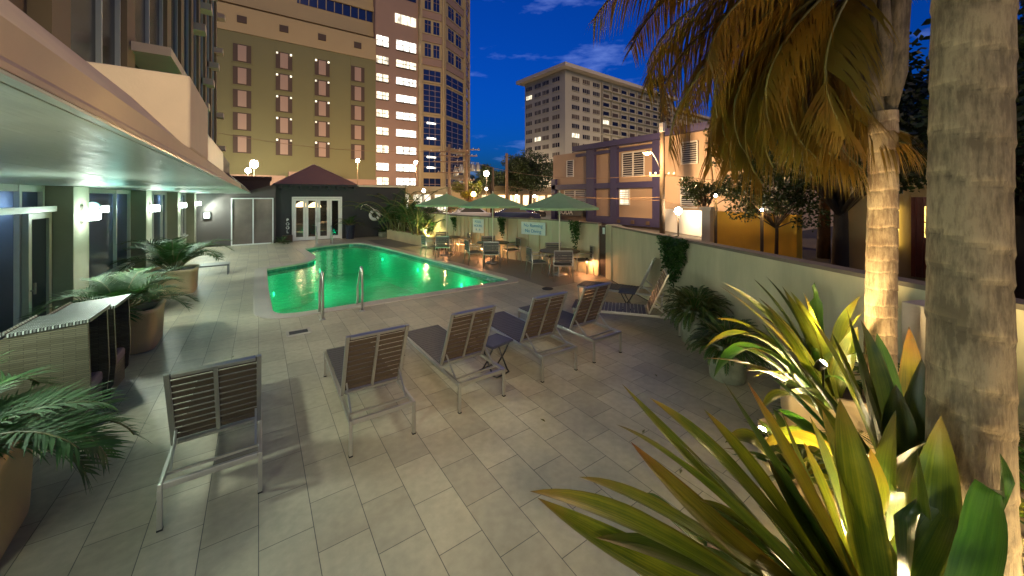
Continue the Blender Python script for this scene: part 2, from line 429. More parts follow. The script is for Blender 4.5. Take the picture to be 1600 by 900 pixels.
def ring_mesh(outer, inner, z, name, mat, parent=None):
    bm = bmesh.new()
    eo = []
    for lp in (outer, inner):
        vs = [bm.verts.new((x, y, z)) for x, y in lp]
        for i in range(len(vs)): eo.append(bm.edges.new((vs[i], vs[(i+1) % len(vs)])))
    bmesh.ops.triangle_fill(bm, use_beauty=True, use_dissolve=False, edges=eo, normal=(0,0,1))
    bmesh.ops.recalc_face_normals(bm, faces=bm.faces[:])
    for f in bm.faces:
        if f.normal.z < 0: f.normal_flip()
    me = bpy.data.meshes.new(name); bm.to_mesh(me); bm.free(); me.materials.append(mat)
    o = bpy.data.objects.new(name, me); col.objects.link(o)
    if parent: o.parent = parent
    return o
big = [(-400, -200), (500, -200), (500, 700), (-400, 700)]
struct(ring_mesh(big, terrace, -.004, 'ground', M['asphalt']))
struct(ring_mesh(terrace, rim, 0, 'terrace_floor', M['tile']))
# coping: a ring 2 cm proud with a rounded nose
cop = MB(); n = len(pool)
prof = [(0.30, -.02), (.30, .016), (.285, .02), (.02, .02), (-.012, .012), (-.02, -.01), (-.012, -.045), (.0, -.05), (.0, -.16)]
rings = [[(x, y, z) for x, y in loop_offset(pool, d)] for d, z in prof]
for a, b in zip(rings, rings[1:]):
    for i in range(n):
        j = (i+1) % n; cop.quad(a[i], a[j], b[j], b[i])
struct(cop.build('pool_coping', M['coping'], weld=True))
bas = MB()
for i in range(n):
    j = (i+1) % n; bas.quad((*pool[i], -.16), (*pool[j], -.16), (*pool[j], -1.5), (*pool[i], -1.5))
struct(bas.build('pool_wall', M['basin']))
def flat(outline, z, name, mat):
    bm = bmesh.new(); vs = [bm.verts.new((x, y, z)) for x, y in outline]
    es = [bm.edges.new((vs[i], vs[(i+1) % len(vs)])) for i in range(len(vs))]
    bmesh.ops.triangle_fill(bm, use_beauty=True, use_dissolve=False, edges=es, normal=(0,0,1))
    for f in bm.faces:
        if f.normal.z < 0: f.normal_flip()
    me = bpy.data.meshes.new(name); bm.to_mesh(me); bm.free(); me.materials.append(mat)
    o = bpy.data.objects.new(name, me); col.objects.link(o); return o
M['linetile'] = pmat('waterline_tile', (.06, .16, .14), .2, ns=9, na=.4)
wlt = MB(); ins_ = loop_offset(pool, -.006)
for i in range(n):
    j = (i+1) % n; wlt.quad((*ins_[i], -.052), (*ins_[j], -.052), (*ins_[j], -.24), (*ins_[i], -.24))
struct(wlt.build('waterline_tiles', M['linetile']))
struct(flat(pool, -1.5, 'pool_floor', M['basin']))
struct(flat(pool, -.11, 'water', M['water']))
# worn concrete beyond the tiles, right of the pool
struct(flat([(6.02, 7.05), (8.13, 7.05), (8.16, 9.4), (7.5, 11.8), (6.75, 14.4), (6.3, 20.3), (4.75, 20.3), (4.78, 18.5), (5.4, 14.1), (5.9, 9.9), (6.06, 8.2)], .004, 'concrete_apron', M['concrete']))

for (x, y, z) in ((.34, 10.3, -.55), (1.95, 15.6, -.5), (1.9, 17.6, -.5), (5.35, 10.6, -.55), (5.0, 13.6, -.5), (4.55, 16.8, -.5), (3.4, 8.5, -.6), (1.1, 8.55, -.6), (.4, 13.0, -.6)):
    sx = 1 if x < 3.3 else -1
    r = thing('pool_light', 'underwater lamp ' + {(.34, 10.3): 'on the left pool wall, halfway to the kink', (1.95, 15.6): 'just past the kink in the pool edge', (1.9, 17.6): 'at the far left end of the pool', (5.35, 10.6): 'on the right pool wall, nearest the corner', (5.0, 13.6): 'in the middle of the right pool wall', (4.55, 16.8): 'at the far end of the right pool wall', (3.4, 8.5): 'under the near pool edge, right of the handrails', (1.1, 8.55): 'under the near pool edge, beside the handrails', (.4, 13.0): 'in the curved left bay of the pool'}[(x, y)], 'pool light', (x, y, z), 'underwater lights round the pool')
    mb = MB(); mb.lathe([(.075, 0), (.075, .03), (.05, .045)], (0,0,0), 14); mb.xf(Matrix.Rotation(R(90)*sx, 4, 'Y')); mb.xf(Matrix.Translation((x - sx*.05, y, z)))
    mb.build('lens', M.setdefault('poolglow', emat('pool_lamp_lens', (.1, 1, .55), 1.5)), r)
    lamp('pool_lamp', 'POINT', (x+sx*.25, y + (.25 if y < 9 else 0), z), (20 if x < 2 else 9), (.0, .92, .48), .16, r)

# ================================================================ hotel on the left
hotel = thing('hotel_building', 'low hotel wing with a wide flat canopy, square columns and tall windows along the terrace', 'hotel', (-2.6, 9, 0))
GL = -2.62
SOF = 2.47
# canopy slab: soffit panels with two seams, slanted parapet above
cs = MB()
for a, b in ((-2.7, -1.93), (-1.925, -1.03), (-1.022, -.315), (-.31, -.29)):
    cs.box(a, b, -3, 21.7, SOF, SOF+.006)
cs.build('soffit', M['soffit'], hotel)
MB().box(-2.7, -.31, -3, 21.7, SOF+.008, SOF+.09).build('canopy_slab', M['greyframe'], hotel)
MB().xprism([(-.29, SOF+.008), (-.292, SOF+.02), (-.80, 3.067), (-.98, 3.067), (-.98, SOF+.095), (-.305, SOF+.092), (-.305, SOF+.008)], -3, 9.6).build('parapet', M['fascia'], hotel)
MB().xprism([(-.29, SOF+.008), (-.292, SOF+.02), (-.52, 2.80), (-.9, 2.80), (-.9, SOF+.095), (-.305, SOF+.092), (-.305, SOF+.008)], 9.6, 21.7).build('parapet', M['greywall'], hotel)
# boxed bays over the canopy
MB().box(-2.7, -.46, 3.97, 5.25, 2.7, 3.30).build('bay', M['fascia'], hotel, .02)
MB().box(-2.7, -.56, 5.25, 9.0, 2.6, 3.16).build('bay', M['greyframe'], hotel, .02)
MB().box(-2.7, -.62, 9.0, 12.0, 2.6, 3.2).build('bay', M['greywall'], hotel, .02)
# upper wall set back, with piers, dark glazing, thin mullions and ledges
MB().box(-9, -1.75, -3, 23.5, 3.0, 24).build('upper_wall', M['upper'], hotel)
MB().box(-9, -2.7, -3, 21.7, 2.53, 3.0).build('wall', M['stucco'], hotel)
up = [(5.95, 6.86), (6.90, 7.62), (8.35, 9.35), (9.4, 10.5), (11.2, 12.2), (12.9, 13.9), (14.5, 15.5), (16.2, 17.2), (18.2, 19.2), (20.2, 21.2)]
for i, (a, b) in enumerate(up):
    w = MB().box(-1.749, -1.71, a, b, 3.0, 23.9).build('window', M['darkglass'], hotel)
    MB().box(-1.72, -1.66, b, b+.05, 3.0, 23.9).build('mullion', M['greyframe'], w)
for y in (5.3, 7.7, 10.6, 12.3, 14.0, 15.6, 17.4, 19.4, 21.5):
    MB().box(-1.752, -1.60, y, y+.42, 3.0, 23.95).build('pier', M['upper'], hotel)
for z in (4.55, 7.5, 10.5, 13.5):
    MB().box(-1.751, -1.15, 7.9, 11.5, z, z+.14).build('ledge', M['fascia'], hotel)
for y, z in ((13.9, 4.0), (15.6, 5.2), (17.2, 6.4), (19.2, 7.6), (21.3, 8.9), (14.6, 7.4), (16.4, 8.8), (18.4, 10.2), (21.6, 6.0), (22.6, 11.0), (22.8, 4.6)):
    MB().box(-1.752, -1.35, y, y+.5, z, z+.22).build('sill', M['fascia'], hotel)
w = MB().box(-1.752, -1.6, 1.5, 4.3, 3.9, 6.2).build('window', M['greyframe'], hotel)
MB().box(-1.599, -1.58, 1.6, 4.2, 4.0, 6.1).build('pane', M['blind'], w)
# ground-floor columns
colsY = [(-.4, .35), (4.0, 4.6), (8.32, 8.95), (12.68, 13.3), (17.0, 17.6), (21.0, 21.6)]
for a, b in colsY:
    MB().box(GL-.3, -2.30, a, b, 0, SOF-.002).build('column', M['stucco'], hotel, .008)
# low sill wall, framed windows between columns
def bay_window(a, b, sillz, mull, parent):
    if sillz > .1:
        MB().box(GL-.12, GL+.06, a, b, 0, sillz-.03).build('sill_wall', M['stucco'], parent)
        MB().box(GL-.14, GL+.12, a, b, sillz-.03, sillz+.02).build('sill', M['whiteframe'], parent)
    f = MB()
    z0, z1 = sillz+.02, SOF-.005
    f.box(GL-.04, GL+.04, a, b, z1-.09, z1); f.box(GL-.04, GL+.04, a, b, z0, z0+.06)
    for y in [a+.03] + mull + [b-.09]: f.box(GL-.045, GL+.05, y, y+.06, z0+.002, z1-.002)
    fo = f.build('window', M['whiteframe'], parent)
    MB().box(GL-.012, GL+.0, a+.02, b-.02, z0+.02, z1-.02).build('pane', M['milky'], fo)
bay_window(8.95, 12.68, .66, [9.45, 11.55], hotel)
bay_window(13.3, 17.0, .66, [15.0, 16.2], hotel)
bay_window(17.6, 21.0, .66, [18.9, 20.1], hotel)
bay_window(4.6, 8.32, .05, [6.2, 7.6], hotel)
bay_window(.35, 4.0, .05, [1.6, 2.9], hotel)
# added unseen flood lamp on the hotel parapet, behind the photographer's left shoulder: warms the deck, side assumed from the loungers' shadows
fl = thing('added_floodlight', 'added warm flood lamp, unseen, assumed on the hotel parapet above the near end of the terrace', 'added_floodlight', (-.85, -1.6, 3.3))
MB().box(-.95, -.72, -1.75, -1.45, 3.22, 3.42).build('housing', M['alu_dark'], fl, .01); MB().box(-.719, -.71, -1.72, -1.48, 3.25, 3.39).build('lens', M.setdefault('added_floodglow', emat('added_flood_lens', (1, .86, .62), 20)), fl)
MB().bar((-.85, -1.6, 3.05), (-.85, -1.6, 3.22), .05).build('bracket', M['alu_dark'], fl)
lamp('added_flood_bulb', 'SPOT', (-.66, -1.6, 3.32), 540, (1, .84, .56), .22, fl, (.22, .9, -.20), 78, .8)
# room behind the glass: blinds hanging, back wall dark
for a_, b_ in ((.5, 3.9), (4.7, 8.2), (9.05, 12.6), (13.4, 16.9), (17.7, 20.9)):
    MB().box(-3.15, -3.1, a_, b_, .75, 2.5).build('blind', M['blind'], hotel)
    for t_ in (.25, .75):  # assumed ceiling lamps, added to light the rooms behind the panes
        y_ = a_+(b_-a_)*t_
        MB().lathe([(.07, 0), (.07, .02)], (-2.85, y_, 2.43), 12).build('ceiling_light', M.setdefault('coldglow', emat('assumed_cold_downlight', (.7, .88, 1), 8)), hotel)
        lamp('assumed_room_bulb', 'POINT', (-2.85, y_, 2.2), 15, (.55, .75, 1), .08, hotel)
MB().box(-3.9, -3.85, -3, 21.7, 0, 2.5).build('back_wall', M['slatback'], hotel)
MB().box(-3.85, -2.63, -3, 21.7, .0, .02).build('room_floor', M['slatback'], hotel)
dn = MB().box(-2.52, -2.44, 4.6, 8.25, 2.09, 2.17).build('door_header', M['whiteframe'], hotel)
# glazed door leaf near the camera with a lever handle
dr = MB(); dr.box(-2.56, -2.50, 7.62, 7.70, .03, 2.08); dr.box(-2.56, -2.50, 8.2, 8.28, .03, 2.08); dr.box(-2.56, -2.50, 7.7, 8.2, 2.0, 2.08); dr.box(-2.56, -2.50, 7.7, 8.2, .03, .2)
dro = dr.build('door', M['greyframe'], hotel)
MB().box(-2.54, -2.53, 7.7, 8.2, .2, 2.0).build('pane', M['milky'], dro)
MB().bar((-2.46, 7.66, 1.0), (-2.46, 7.66, 1.15), .02).bar((-2.5, 7.66, 1.05), (-2.46, 7.66, 1.05), .02).build('handle', M['alu'], dro)

M['sconce'] = emat('sconce_diffuser', (.86, 1.0, .88), 16)
sc_lab = {0: 'assumed box wall lamp, out of view beyond the near columns of the hotel front', 4.3: 'assumed box wall lamp, out of view on the column nearest the terrace corner', 8.63: 'brightest and largest box wall lamp, on the column behind the wicker seats',
          13.0: 'second glowing box wall lamp along the hotel columns', 17.3: 'third glowing box wall lamp along the hotel columns', 21.3: 'smallest and farthest box wall lamp beside the grey end wall'}
for y in (0, 4.3, 8.63, 13.0, 17.3, 21.3):  # two nearest lamps assumed out of view, added to light the deck
    r = thing('wall_lamp', sc_lab[y], 'wall lamp', (-2.3, y, 1.98), 'box lamps on the hotel columns')
    MB().box(-2.298, -2.26, y-.07, y+.07, 1.9, 2.16).build('bracket', M['alu_dark'], r)
    MB().box(-2.26, -2.12, y-.15, y+.15, 1.93, 2.09).build('shade', M['sconce'], r, .02)
    lamp('sconce_bulb', 'SPOT', (-2.08, y, 1.98), {0: 120, 4.3: 75}.get(y, 110), (.86, 1.0, .86), .12, r, (1, 0, -.75), 158, .35)
    lamp('sconce_uplight', 'POINT', (-1.95, y, 2.06), 3.6, (.42, 1.0, .86), .12, r)

# ================================================================ end wall, glass panel, pool house
ew = thing('end_wall', 'plain grey end wall joining the hotel to the pool house', 'wall', (-1, 21.75, 0))
MB().xprism([(-2.58, 0), (.70, 0), (.70, 2.95), (-.4, 2.6), (-2.58, 2.46)], 21.75, 22.0).build('wall', M['greywall'], ew)
M['smoked'] = pmat('smoked_pane', (.17, .14, .12), .16, ns=1.2, na=.25)
gp = thing('glass_panel', 'two-pane white framed glass screen leaning on the grey end wall', 'glass screen', (-.2, 21.7, 0))
f = MB()
for x in (-1.07, -.24, .56): f.box(x, x+.05, 21.66, 21.74, 0, 2.26)
f.box(-1.02, .56, 21.665, 21.735, 2.21, 2.26); f.box(-1.02, .56, 21.665, 21.735, 0, .05)
f.build('frame', M['whiteframe'], gp)
for a, b in ((-1.02, -.24), (-.19, .56)): MB().box(a, b, 21.69, 21.70, .05, 2.21).build('pane', M['smoked'], gp)
nt = thing('notice_box', 'small pale notice box on the wall below the farthest wall lamp', 'notice', (-1.95, 21.7, 1.45))
MB().box(-2.1, -1.8, 21.69, 21.745, 1.28, 1.62).build('case', M['black'], nt); MB().box(-2.06, -1.84, 21.68, 21.689, 1.32, 1.58).build('sheet', M['signwhite'], nt)

ph = thing('pool_house', 'low dark slate pool house with white folding glass doors', 'pool house', (4, 22.1, 0))
D0, D1 = 1.42, 3.82
w = MB(); w.box(.70, D0, 22.15, 22.4, 0, 2.9); w.box(D1, 7.4, 22.15, 22.4, 0, 2.86); w.box(D0, D1, 22.15, 22.4, 2.32, 2.9)
w.box(.70, .9, 22.4, 26, 0, 2.9); w.box(7.2, 7.4, 22.4, 26, 0, 2.86); w.box(.9, 7.2, 25.8, 26, 0, 2.86)
w.build('wall', M['slate'], ph)
MB().box(.6, 7.5, 22.05, 26.1, 2.9, 2.99).build('roof', M['slate'], ph, .01)
MB().box(4.6, 7.5, 22.02, 22.05, 2.88, 2.98).build('roof_trim', M['cream'], ph)
for i in range(9):
    x = .85 + i*.44; MB().box(x, x+.1, 21.7, 22.15, 2.76, 2.88).build('rafter', M['slate'], ph, .01)
MB().box(.6, 4.6, 21.66, 21.72, 2.88, 2.93).build('rafter_beam', M['slate'], ph)
df = MB(); df.box(D0, D0+.07, 22.08, 22.18, 0, 2.32); df.box(D1-.07, D1, 22.08, 22.18, 0, 2.32); df.box(D0+.07, D1-.07, 22.08, 22.18, 2.24, 2.32)
dfo = df.build('door_frame', M['whiteframe'], ph)
lw = (D1-D0-.14)/4
for i in range(4):
    a = D0+.07+i*lw; b = a+lw
    d = MB(); d.box(a+.005, a+.12, 22.1, 22.16, .02, 2.23); d.box(b-.12, b-.005, 22.1, 22.16, .02, 2.23); d.box(a+.12, b-.12, 22.1, 22.16, .02, .2); d.box(a+.12, b-.12, 22.1, 22.16, 2.11, 2.23)
    do = d.build('door', M['whiteframe'], ph)
    MB().box(a+.12, b-.12, 22.125, 22.13, .2, 2.11).build('pane', M['glass'], do)
    if i in (1, 2): MB().bar(((b if i == 1 else a)-(.05 if i == 1 else -.05), 22.06, .95), ((b if i == 1 else a)-(.05 if i == 1 else -.05), 22.06, 1.2), .02).build('handle', M['alu'], do)
MB().box(.9, 7.2, 22.4, 25.8, 0, .012).build('floor', M['slatback'], ph)
M['warmglow'] = emat('warm_shade', (1, .55, .2), 8)
for (x, y, zc, rr) in ((2.0, 23.6, 1.75, .34), (2.75, 24.6, 1.7, .34)):
    r = thing('pendant_lamp', {True:'wide glowing dome pendant behind the leftmost glass doors', False:'second dome pendant deeper in the pool house'}[x < 2.5], 'lamp', (x, y, zc), 'pendants inside the pool house')
    MB().lathe([(rr, 0), (rr*.9, .12), (rr*.5, .24), (.05, .3)], (x, y, zc), 20).build('shade', M['warmglow'], r)
    MB().bar((x, y, zc+.3), (x, y, 2.85), .015).build('cord', M['black'], r)
    lamp('pendant_bulb', 'POINT', (x, y, zc-.15), 22, (1, .55, .25), .1, r)
for (x, y) in ((1.95, 23.0), (2.95, 23.2), (3.4, 24.6)):
    r = thing('lounge_chair', {1.95:'pale club chair behind the first glass door', 2.95:'pale club chair behind the second glass door', 3.4:'club chair deep inside by the right door'}[x], 'chair', (x, y, 0), 'club chairs in the pool house')
    MB().box(x-.28, x+.28, y-.25, y+.3, .14, .42).build('seat', M['coping'], r, .04)
    MB().box(x-.28, x+.28, y+.22, y+.34, .42, .82).build('backrest', M['coping'], r, .04)
    lg = MB()
    for sx in (-1, 1):
        for sy in (-1, 1): lg.box(x+sx*.24-.02, x+sx*.24+.02, y+sy*.2-.02, y+sy*.2+.02, .01, .15)
    lg.build('leg', M['black'], r)

# life ring and hook pole on the slate wall
lr = thing('life_ring', 'white life ring hung on the dark pool house wall', 'life ring', (5.56, 22.1, 1.25))
tor = MB(); NN = 28
for i in range(NN):
    for j in range(10):
        pts = []
        for (ii, jj) in ((i, j), (i+1, j), (i+1, j+1), (i, j+1)):
            A = 2*math.pi*ii/NN; B = 2*math.pi*jj/10; rr = .235+.085*math.cos(B)
            pts.append((5.56+rr*math.cos(A), 22.07+.07*math.sin(B), 1.25+rr*math.sin(A)))
        tor.quad(*pts, smooth=True)
tor.build('ring', M['ringwhite'], lr, weld=True)
rp = MB(); rp.tube([(5.56+.33*math.cos(2*math.pi*i/24), 22.0, 1.25+.33*math.sin(2*math.pi*i/24)) for i in range(25)], .008, 5); rp.build('rope', M['cream'], lr)
hp = thing('rescue_hook', 'long pale rescue pole with a curved hook, slanting across the wall by the ring', 'rescue pole', (5.6, 22.0, 1.4))
MB().tube([(6.55, 21.98, .82), (5.25, 21.98, 1.78)], .022, 7).build('pole', M['cream'], hp)
MB().tube([(5.25, 21.98, 1.78), (5.08, 21.98, 1.88), (4.9, 21.98, 1.86), (4.8, 21.98, 1.74), (4.79, 21.98, 1.58)], .018, 7).build('hook', M['cream'], hp)
# white lettered sign left of the doors
bs = thing('pool_sign', 'narrow upright sign board with white letters left of the doors', 'sign', (1.22, 21.9, .6))
MB().box(1.12, 1.32, 21.9, 21.93, .35, 1.35).build('board', M['slate'], bs)
MB().box(1.0, 1.44, 21.8, 22.02, 0, .35).build('box', M['gatewood'], bs, .02)
def text(body, size, mat, loc, rot, parent=None, name='lettering', ext=.003, align='CENTER'):
    cu = bpy.data.curves.new(name, 'FONT'); cu.body = body; cu.size = size; cu.extrude = ext; cu.align_x = align; cu.align_y = 'CENTER'
    o = bpy.data.objects.new(name, cu); col.objects.link(o)
    dg = bpy.context.evaluated_depsgraph_get(); me = bpy.data.meshes.new_from_object(o.evaluated_get(dg)); bpy.data.objects.remove(o)
    me.materials.clear(); me.materials.append(mat)
    o = bpy.data.objects.new(name, me); col.objects.link(o); o.rotation_euler = rot
    if parent is not None: o.parent = parent; o.location = Vector(loc) - parent.location
    else: o.location = loc
    return o
text('P\nO\nO\nL', .2, M['whiteframe'], (1.22, 21.89, .82), (R(90), 0, 0), bs)

# ================================================================ perimeter wall on the right
pw = thing('perimeter_wall', 'long sage rendered wall with brown cap along the right of the terrace', 'wall', (7, 5, 0))
def wallseg(p, q, th, h, name, mat, parent, cap=True):
    p = Vector((*p, 0)); q = Vector((*q, 0)); d = (q-p).normalized(); nn = Vector((d.y, -d.x, 0))
    pts = [p, q, q+nn*th, p+nn*th]; pts = [(v.x, v.y) for v in pts]
    MB().prism(pts, 0, h).build(name, mat, parent)
    if cap:
        e = .025; pts = [p-nn*e, q-nn*e, q+nn*(th+e), p+nn*(th+e)]
        MB().prism([(v.x, v.y) for v in pts], h+.002, h+.045).build('cap', M['wallcap'], parent)
wallseg((4.15, -.85), (8.05, 6.75), .16, 1.47, 'wall', M['wallgreen'], pw)
wallseg((3.2, -3.2), (4.15, -.85), .16, 1.47, 'wall', M['wallgreen'], pw)
MB().prism([(7.98, 6.70), (8.28, 6.56), (8.36, 6.9), (8.1, 7.0)], 0, 1.53).build('pier', M['wallgreen'], pw, .01)
# pier by the palms, lit from below
MB().prism([(4.36, .42), (4.58, .32), (4.70, .56), (4.48, .66)], 0, 1.42).build('pier', M['coping'], pw, .01)
gt = thing('garden_gate', 'narrow dark brown gate set in the sage wall', 'gate', (8.2, 7.15, 0))
MB().prism([(8.16, 7.0), (8.2, 7.0), (8.22, 7.30), (8.18, 7.30)], .03, 1.47).build('leaf', M['gatewood'], gt)
MB().box(8.145, 8.16, 7.07, 7.15, 1.24, 1.42).build('plate', M['signwhite'], gt)
fw = thing('panel_wall', 'paler ribbed wall behind the parasol tables', 'wall', (7.8, 11, 0))
wallseg((8.14, 7.30), (8.17, 9.4), .12, 1.5, 'wall', M['wallgreen'], fw)
wallseg((8.17, 9.4), (7.52, 11.8), .12, 1.5, 'wall', M['wallgreen'], fw)
wallseg((7.52, 11.8), (6.77, 14.4), .12, 1.5, 'wall', M['wallgreen'], fw)
wallseg((6.95, 14.4), (6.75, 22.1), .12, 1.5, 'wall', M['wallgreen'], fw)
# upright joint battens
for (p, q, k) in (((7.50, 11.8), (6.75, 14.4), 12), ((8.15, 9.4), (7.50, 11.8), 5)):
    for i in range(1, k):
        t = i/k; x = p[0]+(q[0]-p[0])*t; y = p[1]+(q[1]-p[1])*t
        MB().box(x-.02, x+.012, y-.015, y+.015, .02, 1.49).build('batten', M['wallgreen'], fw)
wr = math.atan2(2.4, -.65)
def wallsign(c, w_, h_, lines, lab, name='wall_sign', size=.1):
    r = thing(name, lab, 'sign', c); r.rotation_euler = (0,0,0)
    d = Vector((-.65, 2.4, 0)).normalized(); nn = Vector((-d.y, d.x, 0)); nn = -nn if nn.x > 0 else nn
    C = Vector(c)
    b = MB(); a = C - d*w_/2 + nn*.0; e = C + d*w_/2
    b.prism([(v.x, v.y) for v in (a, a+nn*.02, e+nn*.02, e)], c[2]-h_/2, c[2]+h_/2); b.build('board', M['signwhite'], r)
    for i, tx in enumerate(lines):
        p = C + nn*.024; p.z = c[2] + (len(lines)/2-.5-i)*size*1.15
        text(tx, size, M['bluesign'], p, (R(90), 0, math.atan2(-d.y, -d.x)), r)
    return r
wallsign((7.93, 10.1, 1.2), 1.05, .44, ['No Running', 'No Diving'], 'white sign with two lines of blue lettering on the wall between parasols', size=.17)
wallsign((7.22, 12.75, 1.15), .62, .55, ['POOL', 'HOURS', '9 - 9'], 'pale blue lettered notice on the wall behind the far parasol', size=.14)
# ================================================================ furniture
def make_lounger():
    r = thing('sun_lounger', 'lounger', 'sun lounger', (0,0,0), 'aluminium sun loungers')
    W = .285; z = .30
    fr = MB()
    for s in (-1, 1): fr.bar((s*W, 0, z), (s*W, 1.78, z), .026, .038)
    fr.bar((-W+.016, .016, z), (W-.016, .016, z), .028, .04); fr.bar((-W+.016, 1.76, z), (W-.016, 1.76, z), .028, .04)
    fr.build('frame', M['alu'], r, .003, world=False)
    for s in (-1, 1):
        for y in (.0, 1.74): 
            lg = MB().bar((s*W, y+.016, .0), (s*W, y+.016, z-.02), .029, .029).build('leg', M['alu'], r, .003, world=False)
            MB().bar((s*W, y+.016, -.0), (s*W, y+.016, .012), .032, .032).build('foot_cap', M['rubber'], lg, world=False)
    MB().bar((-W, .16, z-.005), (W, .16, z-.005), .018, .018).build('crossbar', M['alu'], r, world=False)
    st = MB()
    y = .54
    while y < 1.74: st.box(-W+.02, W-.02, y, y+.052, z+.012, z+.028); y += .063
    st.build('seat', M['slat'], r, world=False)
    # backrest: hinged at y .47, leaning back over the rear legs
    H0 = Vector((0, .49, z+.03)); d = Vector((0, -.31, .70)).normalized(); L = .74; nrm = Vector((0, -d.z, d.y))
    b = MB()
    P = lambda x, t: H0 + d*t + Vector((x, 0, 0))
    for s in (-1, 1): b.bar(P(s*(W-.006), 0), P(s*(W-.006), L), .033, .024, up=nrm)
    b.bar(P(-W+.03, L-.02), P(W-.03, L-.02), .03, .036, up=nrm); b.bar(P(-W+.03, .02), P(W-.03, .02), .03, .036, up=nrm)
    b.bar(P(0, .04)+nrm*.006, P(0, L-.04)+nrm*.006, .028, .016, up=nrm)
    bo = b.build('backrest', M['alu'], r, .003, world=False)
    sl = MB(); t = .045
    while t < L-.05:
        sl.bar(P(-W+.024, t+.024)-nrm*.012, P(W-.024, t+.024)-nrm*.012, .05, .012, up=nrm) if False else None
        for (xa, xb) in ((-W+.02, W-.02),):
            c0 = P(xa, t)-nrm*.006; c1 = P(xb, t)-nrm*.006; c2 = P(xb, t+.046)-nrm*.006; c3 = P(xa, t+.046)-nrm*.006
            sl.quad(c0-nrm*.01, c1-nrm*.01, c2-nrm*.01, c3-nrm*.01); sl.quad(c0, c1, c2, c3)
            sl.quad(c0, c1, c1-nrm*.01, c0-nrm*.01); sl.quad(c3, c2, c2-nrm*.01, c3-nrm*.01)
        t += .0625
    sl.build('slats', M['slatback'], bo, world=False)
    for s in (-1, 1): MB().bar(P(s*(W-.03), .17)+nrm*.02, (s*(W-.03), .17, z-.01), .014, .022).build('strut', M['alu'], r, .002, world=False)
    return r
L0 = make_lounger()
spots = [(-.275, 3.44, 0, 'nearest and leftmost sun lounger, its back frame to the camera on the tiles'),
         (.955, 3.45, -1, 'second sun lounger from the left in the row facing the pool'),
         (2.045, 3.50, 1, 'middle sun lounger of the row, with the dark stool at its right'),
         (3.185, 3.49, -1, 'fourth sun lounger of the row, right of the dark stool'),
         (4.115, 3.50, 1, 'rightmost sun lounger of the row facing the pool'),
         (5.93, 3.52, 38, 'lounger lit orange on its seat slats, angled near the wall'),
         (6.93, 4.42, 27, 'far lounger with ridged dark back raised against the sage wall')]
for i, (x, y, a, lab) in enumerate(spots):
    o = L0 if i == 0 else copy_tree(L0)
    o.location = (x, y, 0); o.rotation_euler = (0, 0, R(a)); o['label'] = lab
    o['group'] = 'sun loungers in the row facing the pool' if i < 5 else 'sun loungers beside the wall'

def stool(x, y, rz, lab):
    r = thing('folding_stool', lab, 'stool', (x, y, 0), 'dark folding stools by the loungers', R(rz))
    s = MB(); s.box(-.19, .19, -.16, .16, .385, .42); so_ = s.build('seat', M['navyseat'], r, .014, world=False)
    for sx in (-1, 1):
        MB().tube([(sx*.15, -.12, .385), (sx*.15, -.02, .2), (sx*.15, .10, .02), (sx*.13, .15, .012), (-sx*.0, .16, .012)], .011, 7).build('leg', M['black'], r, world=False)
        MB().tube([(sx*.13, .12, .385), (sx*.13, .02, .2), (sx*.13, -.10, .02), (sx*.11, -.15, .012), (sx*.0, -.16, .012)], .011, 7).build('leg', M['black'], r, world=False)
stool(2.56, 4.08, 12, 'small dark folding stool between the third and fourth loungers')
stool(6.13, 4.72, 30, 'small dark side stool between the two loungers at the wall')

# aluminium armchair
def make_chair():
    r = thing('patio_chair', 'chair', 'chair', (0,0,0), 'patio armchairs round the parasol tables')
    for s in (-1, 1):
        MB().tube([(s*.26, .25, 0), (s*.26, .25, .62), (s*.26, .22, .645), (s*.26, -.24, .645)], .014, 7).build('arm', M['alu'], r, world=False)
        MB().tube([(s*.26, -.27, 0), (s*.26, -.22, .42), (s*.25, -.25, .84)], .014, 7).build('leg', M['alu'], r, world=False)
    f = MB(); f.bar((-.26, .24, .42), (.26, .24, .42), .026); f.bar((-.25, -.21, .42), (.25, -.21, .42), .026)
    for s in (-1, 1): f.bar((s*.25, -.21, .42), (s*.25, .24, .42), .026)
    MB().bar((-.25, -.25, .835), (.25, -.25, .835), .026).build('back_rail', M['alu'], r, world=False)
    f.build('frame', M['alu'], r, world=False)
    s = MB(); y = -.19
    while y < .2: s.box(-.235, .235, y, y+.055, .43, .442); y += .068
    s.build('seat', M['slat'], r, world=False)
    b = MB(); z = .50
    while z < .80: b.box(-.235, .235, -.252, -.238, z, z+.062); z += .072
    b.build('backrest', M['slat'], r, world=False)
    return r
C0 = make_chair(); used = [False]
def chair(x, y, deg, lab, warm=False):
    o = C0 if not used[0] else copy_tree(C0); used[0] = True
    o.location = (x, y, .004); o.rotation_euler = (0, 0, R(deg)); o['label'] = lab
    return o
